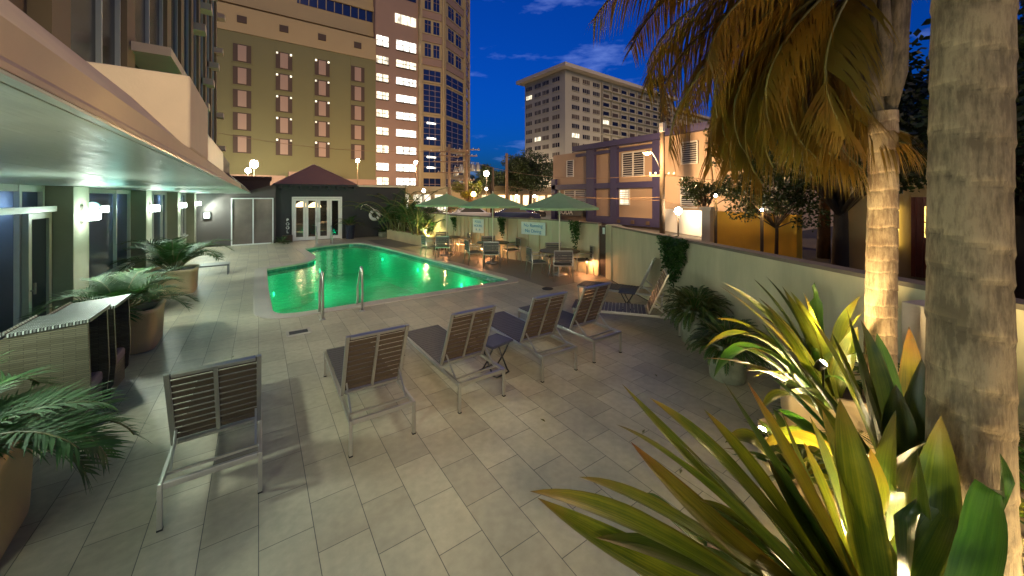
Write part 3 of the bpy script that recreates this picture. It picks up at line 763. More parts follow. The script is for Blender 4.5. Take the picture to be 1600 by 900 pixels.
def parasol_table(x, y, sz, lab_t, lab_u):
    t = thing('patio_table', lab_t, 'table', (x, y, .004), 'round tables under the parasols')
    MB().lathe([(.50*sz, 0), (.52*sz, .008), (.52*sz, .022), (.50*sz, .03)], (x, y, .70), 32).build('table_top', M['tabletop'], t)
    for i in range(4):
        a = R(45+90*i); MB().bar((x+.30*math.cos(a), y+.30*math.sin(a), .004), (x+.22*math.cos(a), y+.22*math.sin(a), .70), .03).build('leg', M['alu_dark'], t)
    u = thing('parasol', lab_u, 'parasol', (x, y, .004), 'green parasols over the tables')
    MB().lathe([(.24, 0), (.24, .05), (.05, .07), (.04, .16)], (x, y, .004), 20).build('base', M['alu_dark'], u)
    MB().tube([(x, y, .1), (x, y, 2.42)], .021, 10).build('pole', M['cream'], u)
    c = MB(); Rr = 1.2; zr = 2.0; zt = 2.44
    P8 = [(x+Rr*math.cos(R(22.5+45*i)), y+Rr*math.sin(R(22.5+45*i))) for i in range(8)]
    for i in range(8):
        a, b = P8[i], P8[(i+1) % 8]
        K = 5
        def pt(q, t): return (x+(q[0]-x)*t, y+(q[1]-y)*t, zt+(zr-zt)*(t**.92))
        for k in range(K):
            t0, t1 = k/K, (k+1)/K
            sg = lambda t: -.018*math.sin(math.pi*t)
            m0 = tuple((p+q)/2 + (0,0,sg(t0))[n_] for n_, (p, q) in enumerate(zip(pt(a, t0), pt(b, t0))))
            m1 = tuple((p+q)/2 + (0,0,sg(t1))[n_] for n_, (p, q) in enumerate(zip(pt(a, t1), pt(b, t1))))
            c.quad(pt(a, t0), pt(a, t1), m1, m0); c.quad(m0, m1, pt(b, t1), pt(b, t0))
        c.quad((*a, zr), (*b, zr), (b[0], b[1], zr-.06), (a[0], a[1], zr-.06))
    c.build('canopy', M['green_fabric'], u)
    MB().lathe([(.03, 0), (.025, .05), (.008, .08)], (x, y, 2.43), 8).build('finial', M['cream'], u)
    for i in range(8):
        q = P8[i]; MB().bar((x, y, 2.38), (x+(q[0]-x)*.97, y+(q[1]-y)*.97, zr-.005), .014).build('rib', M['cream'], u)
TB = [(7.30, 8.05, 1.15, 'nearest round brown table, right of the pool', 'nearest and largest-looking green parasol, by the garden gate'),
      (6.72, 10.85, 1.1, 'middle round table between the other two parasol tables', 'middle green parasol in front of the dark post'),
      (6.10, 13.3, 1.05, 'farthest round table, next to the bamboo bed', 'farthest green parasol, beside the bamboo')]
for (x, y, sz, a, b) in TB: parasol_table(x, y, sz, a, b)
names = ['nearest', 'middle', 'farthest']
for ti, (x, y, *_) in enumerate(TB):
    for k, (a, dist, w) in enumerate([(235, .62, 'turned its back to the camera'), (160, .70, 'on the pool side'), (-25, .70, 'on the wall side'), (60, .66, 'on the far side')]):
        aa = a + (ti*9 if k else 0); px = x+dist*math.cos(R(aa)); py = y+dist*math.sin(R(aa))
        chair(px, py, aa+90, f'aluminium armchair of the {names[ti]} parasol table, {w}')

# pool handrails
def handrail(x, y, lab, flip=1, grp='steel handrails at the near pool edge'):
    r = thing('pool_handrail', lab, 'handrail', (x, y, 0), grp)
    pts = [(x, y, .0), (x, y, .78), (x, y+flip*.03, .86), (x, y+flip*.09, .885), (x, y+flip*.15, .85), (x, y+flip*.30, .60), (x, y+flip*.42, .42), (x, y+flip*.43, .33), (x, y+flip*.40, .22), (x, y+flip*.44, .08), (x, y+flip*.62, -.10), (x, y+flip*.80, -.45)]
    sm = []
    for i in range(len(pts)-1):
        a, b = Vector(pts[i]), Vector(pts[i+1]); sm += [a, a.lerp(b, .5)]
    sm.append(Vector(pts[-1]))
    for _ in range(2): sm = [sm[0]] + [(sm[i-1]+sm[i]*2+sm[i+1])/4 for i in range(1, len(sm)-1)] + [sm[-1]]
    MB().tube(sm, .024, 12).build('rail', M['alu'], r)
    MB().lathe([(.055, 0), (.055, .012), (.03, .022)], (x, y, 0), 18).build('flange', M['alu'], r)
handrail(.99, 7.66, 'left steel handrail standing at the near pool edge')
handrail(1.72, 7.78, 'right steel handrail standing at the near pool edge')
handrail(2.3, 20.1, 'left of the far steel handrails before the glass doors', -1, 'steel handrails at the far pool edge')
handrail(2.98, 20.2, 'right of the far steel handrails before the glass doors', -1, 'steel handrails at the far pool edge')

sk = thing('skimmer_lid', 'grey rectangular skimmer grate set in the tiles before the pool', 'drain', (.57, 7.18, 0))
sb = MB(); sb.box(.38, .74, 7.02, 7.06, 0, .016); sb.box(.38, .74, 7.26, 7.30, 0, .016); sb.box(.38, .42, 7.06, 7.26, 0, .016); sb.box(.70, .74, 7.06, 7.26, 0, .016); sb.build('frame', M['coping'], sk)
sg = MB().box(.422, .698, 7.062, 7.258, .001, .006); sg.build('grate', M['darkgrate'], sk)
dg_ = thing('floor_drain', 'small round dark drain in the floor beyond the loungers', 'drain', (6.0, 7.0, 0))
MB().lathe([(.14, 0), (.14, .012), (.12, .014)], (5.95, 7.0, 0), 20).build('cover', M['darkgrate'], dg_)

# low grey bench between the palm planters and the pool
bn = thing('low_bench', 'low grey metal bench past the third palm planter', 'bench', (-1.2, 13.9, 0))
MB().box(-1.75, -.72, 13.72, 14.25, .27, .31).build('seat', M['alu_dark'], bn, .005)
for x, y in ((-.75, 13.75), (-.75, 14.2), (-1.7, 13.75), (-1.7, 14.2)): MB().bar((x, y, 0), (x, y, .27), .035).build('leg', M['alu'], bn)

# wicker hooded seats: closed backs to the camera, open side to the terrace
def wicker_seat(y0, y1, x0, x1, hl, hr, lab):
    r = thing('wicker_seat', lab, 'wicker seat', ((x0+x1)/2, (y0+y1)/2, 0), 'hooded wicker seats by the hotel windows')
    t = .035
    # side panel towards the camera, with the hood edge sloping to the wall and a swept base
    def outline(e=0): return [(x0, .02), (x1-.10, .02), (x1+.0, .16), (x1+.02, .42), (x1, hr-.0), (x0+.42, hr-.04), (x0, hl)]
    MB().xprism(outline(), y0, y0+t).build('side_panel', M['wicker_w'], r); MB().xprism(outline(), y1-t, y1).build('side_panel', M['wicker_w'], r)
    MB().box(x0, x0+t, y0+t, y1-t, .02, hl-.01).build('back_panel', M['wicker_w'], r)
    hd = MB(); 
    hd.quad((x1+.02, y0-.015, hr+.012), (x1+.02, y1+.015, hr+.012), (x0+.40, y1+.015, hr-.03), (x0+.40, y0-.015, hr-.03))
    hd.quad((x0+.40, y0-.015, hr-.03), (x0+.40, y1+.015, hr-.03), (x0-.02, y1+.015, hl+.012), (x0-.02, y0-.015, hl+.012))
    ho = hd.build('hood', M['wicker_h'], r); so2 = ho.modifiers.new('thick', 'SOLIDIFY'); so2.thickness = .03; so2.offset = -1
    MB().box(x0+.1, x0+.14, y0+t, y1-t, .05, hl-.1).build('lining', M['wicker_in'], r)
    MB().box(x0+.06, x1-.03, y0+t, y1-t, .02, .30).build('seat', M['wicker_w'], r)
    MB().box(x0+.15, x1-.02, y0+t+.01, y1-t-.01, .30, .42).build('cushion', M['cushion'], r, .03)
def wick(name, c, kx, rot=False):
    m = pmat(name, c, .5)
    n = m.node_tree.nodes; l = m.node_tree.links; b = n['Principled BSDF']
    t = n.new('ShaderNodeTexCoord'); sp = n.new('ShaderNodeSeparateXYZ'); l.new(t.outputs['Object'], sp.inputs[0])
    cb = n.new('ShaderNodeCombineXYZ')
    ad = n.new('ShaderNodeMath'); l.new(sp.outputs[0], ad.inputs[0]); l.new(sp.outputs[1], ad.inputs[1])
    l.new(ad.outputs[0], cb.inputs[0]) if not rot else l.new(sp.outputs[1], cb.inputs[0])
    l.new(sp.outputs[2] if not rot else sp.outputs[0], cb.inputs[1])
    br = n.new('ShaderNodeTexBrick'); br.inputs['Scale'].default_value = 1; br.inputs['Mortar Size'].default_value = .0022 if not rot else .008; br.inputs['Mortar Smooth'].default_value = .6
    br.inputs['Brick Width'].default_value = kx[0]; br.inputs['Row Height'].default_value = kx[1]
    br.inputs['Color1'].default_value = (*c, 1); br.inputs['Color2'].default_value = (c[0]*.65, c[1]*.65, c[2]*.6, 1); br.inputs['Mortar'].default_value = (.02, .018, .014, 1)
    l.new(cb.outputs[0], br.inputs['Vector']); l.new(br.outputs['Color'], b.inputs['Base Color'])
    bp = n.new('ShaderNodeBump'); bp.inputs['Strength'].default_value = .8; bp.inputs['Distance'].default_value = .006; bp.invert = True
    l.new(br.outputs['Fac'], bp.inputs['Height']); l.new(bp.outputs[0], b.inputs['Normal'])
    return m
M['wicker_w'] = wick('wicker_weave', (.15, .13, .08), (.16, .018))
M['wicker_h'] = wick('wicker_hood', (.55, .58, .53), (.05, .022), True)
wicker_seat(5.28, 5.86, -2.26, -1.37, .76, 1.10, 'nearer hooded wicker seat with its ribbed side to the camera')
wicker_seat(6.02, 6.62, -2.24, -1.36, .72, 1.05, 'farther hooded wicker seat tucked behind the first')

# ================================================================ planters and areca palms
def planter(x, y, w_, h_, lab, mat='planter', sq=7, grp='tan planters along the hotel windows', rz=0):
    r = thing('planter', lab, 'planter', (x, y, 0), grp)
    pr = [(w_*.45, 0), (w_*.465, .02), (w_*.49, h_-.06), (w_*.51, h_-.05), (w_*.51, h_), (w_*.46, h_), (w_*.46, h_-.06), (w_*.05, h_-.06)]
    mb = MB(); mb.lathe([(a*1.0, b) for a, b in pr], (0,0,0), 40, sq); mb.xf(Matrix.Translation((x, y, 0)) @ Matrix.Rotation(R(rz), 4, 'Z')); mb.build('pot', M[mat], r)
    mb = MB(); mb.lathe([(w_*.455, h_-.10), (w_*.455, h_-.052), (w_*.2, h_-.035)], (0,0,0), 40, sq); mb.xf(Matrix.Translation((x, y, 0)) @ Matrix.Rotation(R(rz), 4, 'Z')); mb.build('soil', M['soil'], r)
    return r
def frond(leaf, stem, base, az, el, L, nl, ll, lw, droop=1.0, rr=None, v=.35, tipdown=.35, seg=3):
    """feather frond: curved midrib with two rows of narrow folded leaflets"""
    rr = rr or rnd
    P = []; p = Vector(base); e = el; S = 14
    ds = L/S
    for i in range(S+1):
        P.append(p.copy())
        d = Vector((math.cos(e)*math.cos(az), math.cos(e)*math.sin(az), math.sin(e))); p = p + d*ds
        e -= droop*(.04 + .10*i/S*1.6)*14/S
        az += rr.uniform(-.02, .02)
    stem.tube(P, [.012*L*(1-.75*i/S)+.002 for i in range(S+1)], 5, caps=False)
    for k in range(nl):
        t = .22 + .78*(k+.5)/nl; f = t*S; i = min(S-1, int(f)); q = P[i].lerp(P[i+1], f-i)
        T = (P[i+1]-P[i]).normalized(); side = T.cross(Vector((0,0,1)))
        side = side.normalized() if side.length > .05 else Vector((1,0,0)); upv = side.cross(T)
        sz = math.sin(math.pi*min(1, .12+.80*t))**.6 * ll
        for s in (-1, 1):
            d = (side*s*1.0 + T*(.55+.5*t+rr.uniform(-.12, .12)) + upv*(v+rr.uniform(-.15, .15))).normalized()
            l_ = sz*rr.uniform(.85, 1.12); w0 = lw*rr.uniform(.8, 1.15)
            wv = d.cross(upv).normalized()
            a = q; prev = None; dd = d.copy()
            for sgm in range(seg+1):
                u = sgm/seg; w_ = w0*(.55 if sgm == 0 else (1-u**1.6))*.5 + .0005
                L_, R_ = a - wv*w_, a + wv*w_
                if prev: leaf.quad(prev[0], prev[1], R_, L_, smooth=True)
                prev = (L_, R_); dd = (dd + Vector((0,0,-tipdown*rr.uniform(.7, 1.3)))*(1.0/seg)*(.5+u)).normalized(); a = a + dd*(l_/seg)
def areca(x, y, z, n_, L, lab, seedv, nl=22, ll=.34, lw=.022, grp=None, elr=(35, 82), rad=.12, azs=None, leafm='frond', cat='palm plant', name='areca_palm'):
    rr = random.Random(seedv); r = thing(name, lab, cat, (x, y, z), grp)
    lf, st = MB(), MB()
    for i in range(n_):
        az = R(360*i/n_ + rr.uniform(-14, 14)) if azs is None else R(azs[i % len(azs)] + rr.uniform(-12, 12))
        el = R(rr.uniform(*elr)); l_ = L*rr.uniform(.75, 1.1)
        b = (x+rad*rr.random()*math.cos(az), y+rad*rr.random()*math.sin(az), z)
        frond(lf, st, b, az, el, l_, nl, ll*rr.uniform(.85, 1.1), lw, rr.uniform(.8, 1.3), rr)
    lf.build('fronds', M[leafm], r); st.build('stems', M['twig'], r)
    return r
G3 = 'palm plants in the tan planters'
planter(-1.80, 3.85, .98, .70, 'nearest tan planter at the lower left edge of the terrace', rz=4)
areca(-1.80, 3.85, .62, 26, 1.08, 'nearest feathery palm, its long fronds reaching before the wicker seats', 3, 36, .36, .02, G3, (8, 66))
planter(-1.72, 7.95, .92, .62, 'tan planter behind the wicker seats')
areca(-1.72, 7.95, .56, 24, .85, 'bright feathery palm in the planter behind the wicker seats', 5, 26, .28, .02, G3, (30, 85))
planter(-1.68, 11.9, .88, .58, 'tan planter farther on, before the low bench')
areca(-1.68, 11.9, .52, 30, 1.25, 'larger full palm in the planter before the low bench', 9, 26, .34, .024, G3, (45, 88))
planter(-1.85, 10.1, .55, .4, 'small planter against the window sill', grp='tan planters along the hotel windows')
areca(-1.85, 10.1, .35, 10, .6, 'small palm tuft against the window sill', 14, 16, .22, .016, G3, (30, 80))

# dark pots by the pool house
planter(4.15, 21.65, .45, .75, 'dark blue urn right of the glass doors', 'darkpot', 2.2, 'pots before the pool house')
areca(4.15, 21.65, .7, 12, .8, 'dark plant in the blue urn beside the doors', 21, 14, .26, .02, 'plants before the pool house', (30, 85), leafm='fern', name='potted_plant', cat='plant')
planter(5.95, 21.6, .6, .28, 'low white bowl under the rescue pole', 'whitepot', 2.2, 'pots before the pool house')
areca(5.95, 21.6, .24, 10, .55, 'small plant in the low white bowl', 22, 12, .2, .02, 'plants before the pool house', (30, 85), leafm='fern', name='potted_plant', cat='plant')
areca(.95, 21.35, .02, 12, .5, 'green tufted plant at the corner left of the doors', 23, 12, .2, .02, 'plants before the pool house', (20, 85), name='potted_plant', cat='plant')
planter(6.55, 14.9, .55, .32, 'brown pot before the bamboo bed', 'gatewood', 2.2, 'pots before the pool house')

# bamboo bed
bb = thing('bamboo_bed', 'long tan raised bed under the bamboo', 'planting bed', (6.3, 18, 0))
wallp = [(5.85, 20.6), (6.45, 20.9), (6.85, 15.6), (6.35, 15.3)]
MB().prism(wallp, 0, .52).build('bed', M['planter'], bb, .01)
def bamboo(x, y, z, h, nst, lab, seedv, warm=False):
    rr = random.Random(seedv); r = thing('bamboo', lab, 'bamboo', (x, y, z), 'bamboo clumps before the street')
    lf, st = MB(), MB()
    for i in range(nst):
        az = rr.uniform(0, 6.28); l_ = h*rr.uniform(.6, 1.1); el = R(rr.uniform(55, 86))
        frond(lf, st, (x+rr.uniform(-.45, .45), y+rr.uniform(-.6, .6), z), az, el, l_, 20, .38, .045, rr.uniform(.7, 1.4), rr, .1, .8, 2)
    lf.build('leaves', M['frond'], r); st.build('canes', M['twig'], r)
bamboo(6.2, 20.2, .5, 3.0, 26, 'leftmost dense bamboo clump against the slate wall', 31)
bamboo(6.35, 18.7, .5, 3.1, 26, 'middle bamboo clump of the raised bed', 32)
bamboo(6.5, 17.2, .5, 2.7, 22, 'bamboo clump at the open end of the bed, lit yellow', 33)
bamboo(6.6, 16.1, .5, 1.2, 9, 'low bamboo shoots lit by the ground spot', 34)

# ================================================================ hanging plants on the wall
def trailing(x, y, z, w_, drop, lab, seedv, nleaf=900):
    rr = random.Random(seedv); r = thing('trailing_plant', lab, 'plant', (x, y, z), 'trailing plants hung over the wall')
    m = MB()
    for i in range(nleaf):
        u = rr.random(); a = rr.uniform(-1, 1)
        strand = int((a+1)*5); off = ((strand*7919) % 13)/13
        dl = drop*(u**1.5)*(.35+.65*off)
        spread = w_*(1-.25*u) * a
        p = Vector((x, y, z)) + Vector((.45, .87, 0))*spread + Vector((-.87, .45, 0))*rr.uniform(0, .12+.1*(1-u)) + Vector((0, 0, .10*rr.random()*(1-u) - dl))
        d = Vector((rr.uniform(-1, 1), rr.uniform(-1, 1), rr.uniform(-1, .3))).normalized(); s = d.cross(Vector((rr.uniform(-1,1), rr.uniform(-1,1), 1))).normalized()
        l_ = rr.uniform(.04, .085); w2 = l_*.28
        m.quad(p, p+d*l_*.5+s*w2, p+d*l_, p+d*l_*.5-s*w2)
    m.build('leaves', M['fern'], r)
trailing(7.42, 11.2, 1.46, .32, .75, 'trailing plant hung on the wall between the far parasols', 41)
trailing(8.05, 8.05, 1.50, .30, .95, 'trailing plant drooping behind the nearest parasol table', 42)
trailing(6.60, 3.95, 1.46, .42, 1.05, 'biggest trailing plant draped over the wall above the fern pots', 43, 2200)
trailing(6.66, 13.6, 1.4, .22, .5, 'small plant hung on the wall beside the farthest parasol pole', 44, 500)

# fern pots on the right
def fern(x, y, z, n_, L, lab, seedv):
    return areca(x, y, z, n_, L, lab, seedv, 34, .05, .010, 'bushy ferns by the wall', (8, 88), .16, leafm='fern', name='fern', cat='fern')
planter(5.72, 3.10, .46, .54, 'mottled white round pot under the larger fern', 'whitepot', 2.0, 'pots by the right wall')
fern(5.72, 3.10, .48, 210, .50, 'larger bushy dark fern in the mottled pot at the wall', 51)
planter(4.9, 2.25, .44, .46, 'green mottled round pot nearer the raised bed', 'whitepot', 2.0, 'pots by the right wall')
fern(4.9, 2.25, .40, 190, .42, 'smaller bushy fern in the pot nearer the raised bed', 52)
LEAF_A = [
  ((1.596, 0.413, 0.761), (1.004, 0.703, 1.307), (0.703, 0.912, 1.372), 0.126, 'b'),
  ((1.678, 0.417, 0.699), (1.116, 0.807, 0.95), (0.848, 1.055, 1.187), 0.093, 'b'),
  ((1.801, 0.393, 0.661), (1.341, 0.651, 1.315), (1.087, 0.888, 1.459), 0.123, 'b'),
  ((1.868, 0.407, 0.6), (1.404, 0.729, 1.018), (1.214, 0.922, 1.328), 0.085, 'r'),
  ((1.976, 0.393, 0.54), (1.58, 0.668, 1.226), (1.321, 0.909, 1.474), 0.129, 'b'),
  ((2.09, 0.435, 0.445), (1.628, 0.818, 1.031), (1.391, 1.104, 1.429), 0.063, 'b'),
  ((1.807, 0.449, 0.6), (1.35, 0.828, 0.972), (1.31, 0.917, 1.084), 0.102, 'g'),
  ((2.066, 0.391, 0.479), (1.845, 0.606, 1.071), (1.721, 0.813, 1.478), 0.133, 'd'),
  ((2.088, 0.376, 0.505), (1.904, 0.625, 1.144), (1.816, 0.747, 1.463), 0.122, 'r'),
  ((1.899, 0.325, 0.661), (1.801, 0.393, 1.229), (1.766, 0.417, 1.556), 0.171, 'b'),
  ((1.722, 0.265, 0.822), (1.717, 0.208, 1.186), (1.703, 0.217, 1.509), 0.144, 'd'),
  ((1.565, 0.131, 1.051), (1.649, 0.048, 1.351), (1.635, 0.057, 1.612), 0.108, 'g'),
  ((2.204, 0.417, 0.386), (2.121, 0.596, 0.833), (2.058, 0.702, 1.281), 0.106, 'd'),
  ((2.131, 0.346, 0.479), (2.109, 0.361, 1.005), (2.153, 0.331, 1.426), 0.158, 'd'),
  ((2.398, 0.648, 0.327), (2.237, 0.821, 1.164), (2.101, 0.976, 0.953), 0.103, 'b'),
  ((2.135, 0.404, 0.418), (2.089, 0.497, 0.975), (2.109, 0.605, 1.28), 0.131, 'd'),
  ((1.735, 0.378, 0.722), (1.565, 0.617, 0.969), (1.461, 0.812, 0.874), 0.074, 'r'),
  ((1.828, 0.313, 0.722), (1.941, 0.235, 1.041), (2.053, 0.157, 1.269), 0.114, 'd'),
  ((1.937, 0.298, 0.661), (1.879, 0.338, 1.064), (1.928, 0.365, 1.337), 0.121, 'b'),
  ((1.976, 0.393, 0.54), (1.778, 0.652, 1.071), (1.705, 0.886, 1.31), 0.094, 'b'),
  ((1.782, 0.406, 0.661), (1.21, 0.742, 1.201), (0.938, 0.931, 1.303), 0.102, 'b'),
  ((1.888, 0.393, 0.6), (1.6, 0.654, 1.048), (1.465, 0.87, 1.261), 0.078, 'd'),
  ((2.088, 0.376, 0.479), (1.979, 0.513, 0.962), (1.962, 0.585, 1.228), 0.109, 'b'),
  ((1.678, 0.417, 0.722), (1.218, 0.676, 1.089), (0.947, 0.864, 1.133), 0.081, 'd'),
  ((1.989, 0.323, 0.6), (1.888, 0.393, 0.944), (1.868, 0.407, 1.19), 0.108, 'b'),
  ((2.018, 0.364, 0.54), (1.85, 0.541, 0.926), (1.835, 0.673, 1.144), 0.107, 'd'),
  ((1.941, 0.235, 0.699), (1.997, 0.196, 1.132), (2.074, 0.203, 1.49), 0.093, 'd'),
  ((1.937, 0.298, 0.661), (1.848, 0.421, 1.116), (1.904, 0.504, 1.426), 0.085, 'b'),
  ((1.801, 0.393, 0.661), (1.586, 0.603, 1.042), (1.433, 0.77, 1.099), 0.084, 'b'),
]
LEAF_B = [
  ((3.83, 0.992, 0.658), (3.592, 1.158, 1.289), (3.13, 1.479, 1.605), 0.079, 'b'),
  ((3.958, 1.025, 0.603), (3.645, 1.243, 1.201), (3.324, 1.587, 1.52), 0.066, 'r'),
  ((3.98, 1.01, 0.63), (3.734, 1.181, 1.256), (3.569, 1.417, 1.581), 0.072, 'd'),
  ((3.98, 1.01, 0.63), (3.901, 1.187, 1.278), (3.771, 1.399, 1.582), 0.079, 'd'),
  ((3.938, 0.978, 0.631), (3.709, 1.076, 1.184), (3.536, 1.197, 1.568), 0.138, 'b'),
  ((3.96, 0.963, 0.631), (3.808, 1.007, 1.132), (3.592, 1.158, 1.526), 0.127, 'b'),
  ((4.131, 1.026, 0.605), (4.108, 1.164, 1.131), (4.132, 1.148, 1.53), 0.086, 'g'),
  ((4.047, 0.963, 0.658), (4.002, 0.994, 1.147), (4.203, 0.855, 1.462), 0.098, 'b'),
  ((3.916, 0.932, 0.684), (3.916, 0.932, 1.132), (3.953, 0.785, 1.399), 0.104, 'b'),
  ((3.895, 0.947, 0.658), (3.828, 0.872, 1.018), (3.776, 0.786, 1.308), 0.112, 'b'),
  ((3.66, 0.988, 0.687), (3.326, 1.221, 1.323), (2.984, 1.459, 1.333), 0.081, 'b'),
  ((3.64, 1.003, 0.687), (3.187, 1.257, 1.49), (2.8, 1.464, 1.121), 0.090, 'b'),
  ((3.494, 0.982, 0.718), (3.055, 1.226, 1.47), (2.766, 1.366, 0.964), 0.096, 'g'),
  ((3.577, 0.986, 0.69), (3.33, 1.157, 1.24), (3.125, 1.299, 1.28), 0.090, 'b'),
  ((3.369, 0.947, 0.775), (3.136, 1.109, 1.106), (2.902, 1.272, 1.201), 0.114, 'd'),
  ((3.282, 0.886, 0.786), (3.02, 1.068, 1.105), (2.851, 1.185, 1.059), 0.119, 'd'),
  ((3.319, 0.86, 0.786), (3.154, 1.036, 1.128), (3.058, 1.163, 1.367), 0.121, 'g'),
  ((3.554, 0.94, 0.718), (3.373, 1.066, 1.16), (3.269, 1.2, 1.44), 0.109, 'b'),
  ((3.615, 0.898, 0.718), (3.535, 1.075, 1.171), (3.376, 1.308, 1.474), 0.102, 'b'),
  ((3.192, 0.827, 0.8), (2.916, 0.958, 1.088), (2.718, 1.034, 0.902), 0.103, 'b'),
  ((3.786, 0.901, 0.611), (3.787, 1.022, 1.079), (3.801, 1.134, 1.501), 0.116, 'b'),
  ((3.319, 0.86, 0.786), (2.945, 1.12, 1.151), (2.557, 1.329, 1.173), 0.063, 'r'),
  ((3.486, 0.866, 0.727), (3.047, 0.927, 1.063), (2.856, 0.938, 1.028), 0.125, 'd'),
]
LEAF_C = [
  ((2.87, 0.441, 0.574), (2.794, 0.555, 1.178), (2.778, 0.627, 1.666), 0.151, 'd'),
  ((2.885, 0.431, 0.574), (2.953, 0.505, 1.224), (2.983, 0.607, 1.559), 0.147, 'd'),
  ((2.827, 0.411, 0.617), (2.712, 0.551, 1.135), (2.711, 0.674, 1.519), 0.135, 'b'),
  ((2.727, 0.419, 0.66), (2.546, 0.606, 1.164), (2.409, 0.762, 1.416), 0.137, 'd'),
  ((2.713, 0.429, 0.66), (2.489, 0.645, 1.096), (2.308, 0.832, 1.311), 0.123, 'g'),
  ((2.781, 0.381, 0.66), (2.911, 0.352, 1.027), (2.986, 0.361, 1.416), 0.157, 'd'),
  ((2.809, 0.362, 0.66), (2.939, 0.333, 0.993), (3.072, 0.301, 1.346), 0.137, 'g'),
  ((2.609, 0.379, 0.746), (2.583, 0.397, 1.094), (2.655, 0.408, 1.352), 0.141, 'd'),
  ((2.583, 0.397, 0.746), (2.575, 0.464, 1.06), (2.59, 0.514, 1.36), 0.143, 'd'),
  ((3.157, 0.485, 0.44), (3.069, 0.669, 1.122), (3.12, 0.877, 1.458), 0.124, 'b'),
  ((2.557, 0.415, 0.746), (2.324, 0.577, 1.094), (2.142, 0.704, 1.125), 0.107, 'r'),
  ((2.511, 0.386, 0.759), (2.31, 0.526, 1.096), (2.22, 0.649, 1.346), 0.125, 'd'),
  ((3.074, 0.421, 0.487), (3.126, 0.507, 1.019), (3.201, 0.577, 1.445), 0.131, 'g'),
  ((3.105, 0.4, 0.487), (3.252, 0.419, 1.019), (3.367, 0.461, 1.485), 0.100, 'r'),
  ((2.44, 0.375, 0.833), (2.249, 0.447, 1.165), (2.089, 0.497, 1.228), 0.087, 'r'),
  ((2.464, 0.358, 0.803), (2.416, 0.331, 1.136), (2.411, 0.273, 1.228), 0.116, 'd'),
  ((2.856, 0.451, 0.574), (2.433, 0.684, 1.164), (2.152, 0.819, 0.993), 0.089, 'b'),
  ((2.727, 0.419, 0.66), (2.489, 0.645, 0.993), (2.337, 0.812, 1.135), 0.116, 'g'),
]
# ================================================================ right planting bed, bromeliads, palms
bed = thing('rock_bed', 'raised bed edged by a tan kerb and filled with rounded stones, under the palms', 'planting bed', (3.6, .6, 0))
cur = [(2.0, -.95), (2.42, .28), (2.80, .85), (3.08, 1.17), (3.6, 1.40), (4.95, 1.12)]
for p, q in zip(cur, cur[1:]):
    p3 = Vector((*p, 0)); q3 = Vector((*q, 0)); d = (q3-p3).normalized(); nn = Vector((d.y, -d.x, 0))*.07
    MB().prism([(v.x, v.y) for v in (p3-nn*0, q3, q3+nn, p3+nn)], 0, .34).build('kerb', M['planter'], bed)
inner = [(2.08, -.95), (2.49, .25), (2.87, .80), (3.13, 1.09), (3.62, 1.32), (4.9, 1.04), (4.1, -.9)]
MB().prism(inner[::-1] if False else inner, .01, .14).build('soil', M['soil'], bed)
def inside(x, y, poly):
    c_ = False; n_ = len(poly)
    for i in range(n_):
        x1, y1 = poly[i]; x2, y2 = poly[i-1]
        if (y1 > y) != (y2 > y) and x < (x2-x1)*(y-y1)/(y2-y1)+x1: c_ = not c_
    return c_
sm_ = MB(); rr = random.Random(60); cnt = 0
bmico = bmesh.new(); bmesh.ops.create_icosphere(bmico, subdivisions=2, radius=1); icov = [v.co.copy() for v in bmico.verts]; icof = [[v.index for v in f.verts] for f in bmico.faces]; bmico.free()
def blob(mb, c, r3, seedv, rough=.18):
    q = random.Random(seedv); k = len(mb.v); ph = [q.uniform(0, 6) for _ in range(3)]
    rot = Matrix.Rotation(q.uniform(0, 6), 3, 'Z') @ Matrix.Rotation(q.uniform(-.4, .4), 3, 'X')
    for v in icov:
        f = 1+rough*math.sin(3*v.x+ph[0])*math.cos(2.5*v.y+ph[1])+rough*.6*math.sin(4*v.z+ph[2])
        mb.v.append(tuple(Vector(c) + rot @ Vector((v.x*r3[0]*f, v.y*r3[1]*f, v.z*r3[2]*f))))
    for f in icof: mb.f.append(tuple(k+i for i in f)); mb.sm.append(True)
while cnt < 620:
    x = rr.uniform(2.1, 4.4); y = rr.uniform(-.9, 1.8)
    if inside(x, y, inner):
        a = rr.uniform(.03, .065); blob(sm_, (x, y, .15+rr.uniform(0, .05)), (a*1.2, a, a*.7), cnt); cnt += 1
st_ = sm_.build('stones', M['stone'], bed); st_['kind'] = 'stuff'

def leaf(mb, b, k, t, w, n_=14, fold=.35, blunt=False, roll=0.):
    """strap leaf: folded cross-section, widest a third of the way, pointed tip"""
    P = bez(b, k, t, n_); prev = None; rid = (hash((round(t[0], 3), round(t[1], 3))) % 997)/997
    if mb.at is None: mb.at = []
    for i, p in enumerate(P):
        p = Vector(p); T = (Vector(P[min(i+1, n_)]) - Vector(P[max(i-1, 0)])).normalized()
        s = T.cross(Vector((0,0,1))); s = s.normalized() if s.length > .05 else Vector((1,0,0)); u = s.cross(T)
        if roll: s, u = s*math.cos(roll)+u*math.sin(roll), u*math.cos(roll)-s*math.sin(roll)
        f = i/n_; ww = w*.5*((.62+.38*math.sin(math.pi*min(1, f*1.25))) if f < .55 else max(.0, (1-((f-.55)/.45)**(2.6 if blunt else 1.7)))*.99)+.0006
        row = [p - s*ww + u*ww*fold, p - s*ww*.5 + u*ww*fold*.35, p, p + s*ww*.5 + u*ww*fold*.35, p + s*ww + u*ww*fold]
        if prev:
            for j in range(4):
                mb.quad(prev[j], prev[j+1], row[j+1], row[j], smooth=True)
                mb.at += [(j/4, (i-1)/n_, rid), ((j+1)/4, (i-1)/n_, rid), ((j+1)/4, i/n_, rid), (j/4, i/n_, rid)]
        prev = row
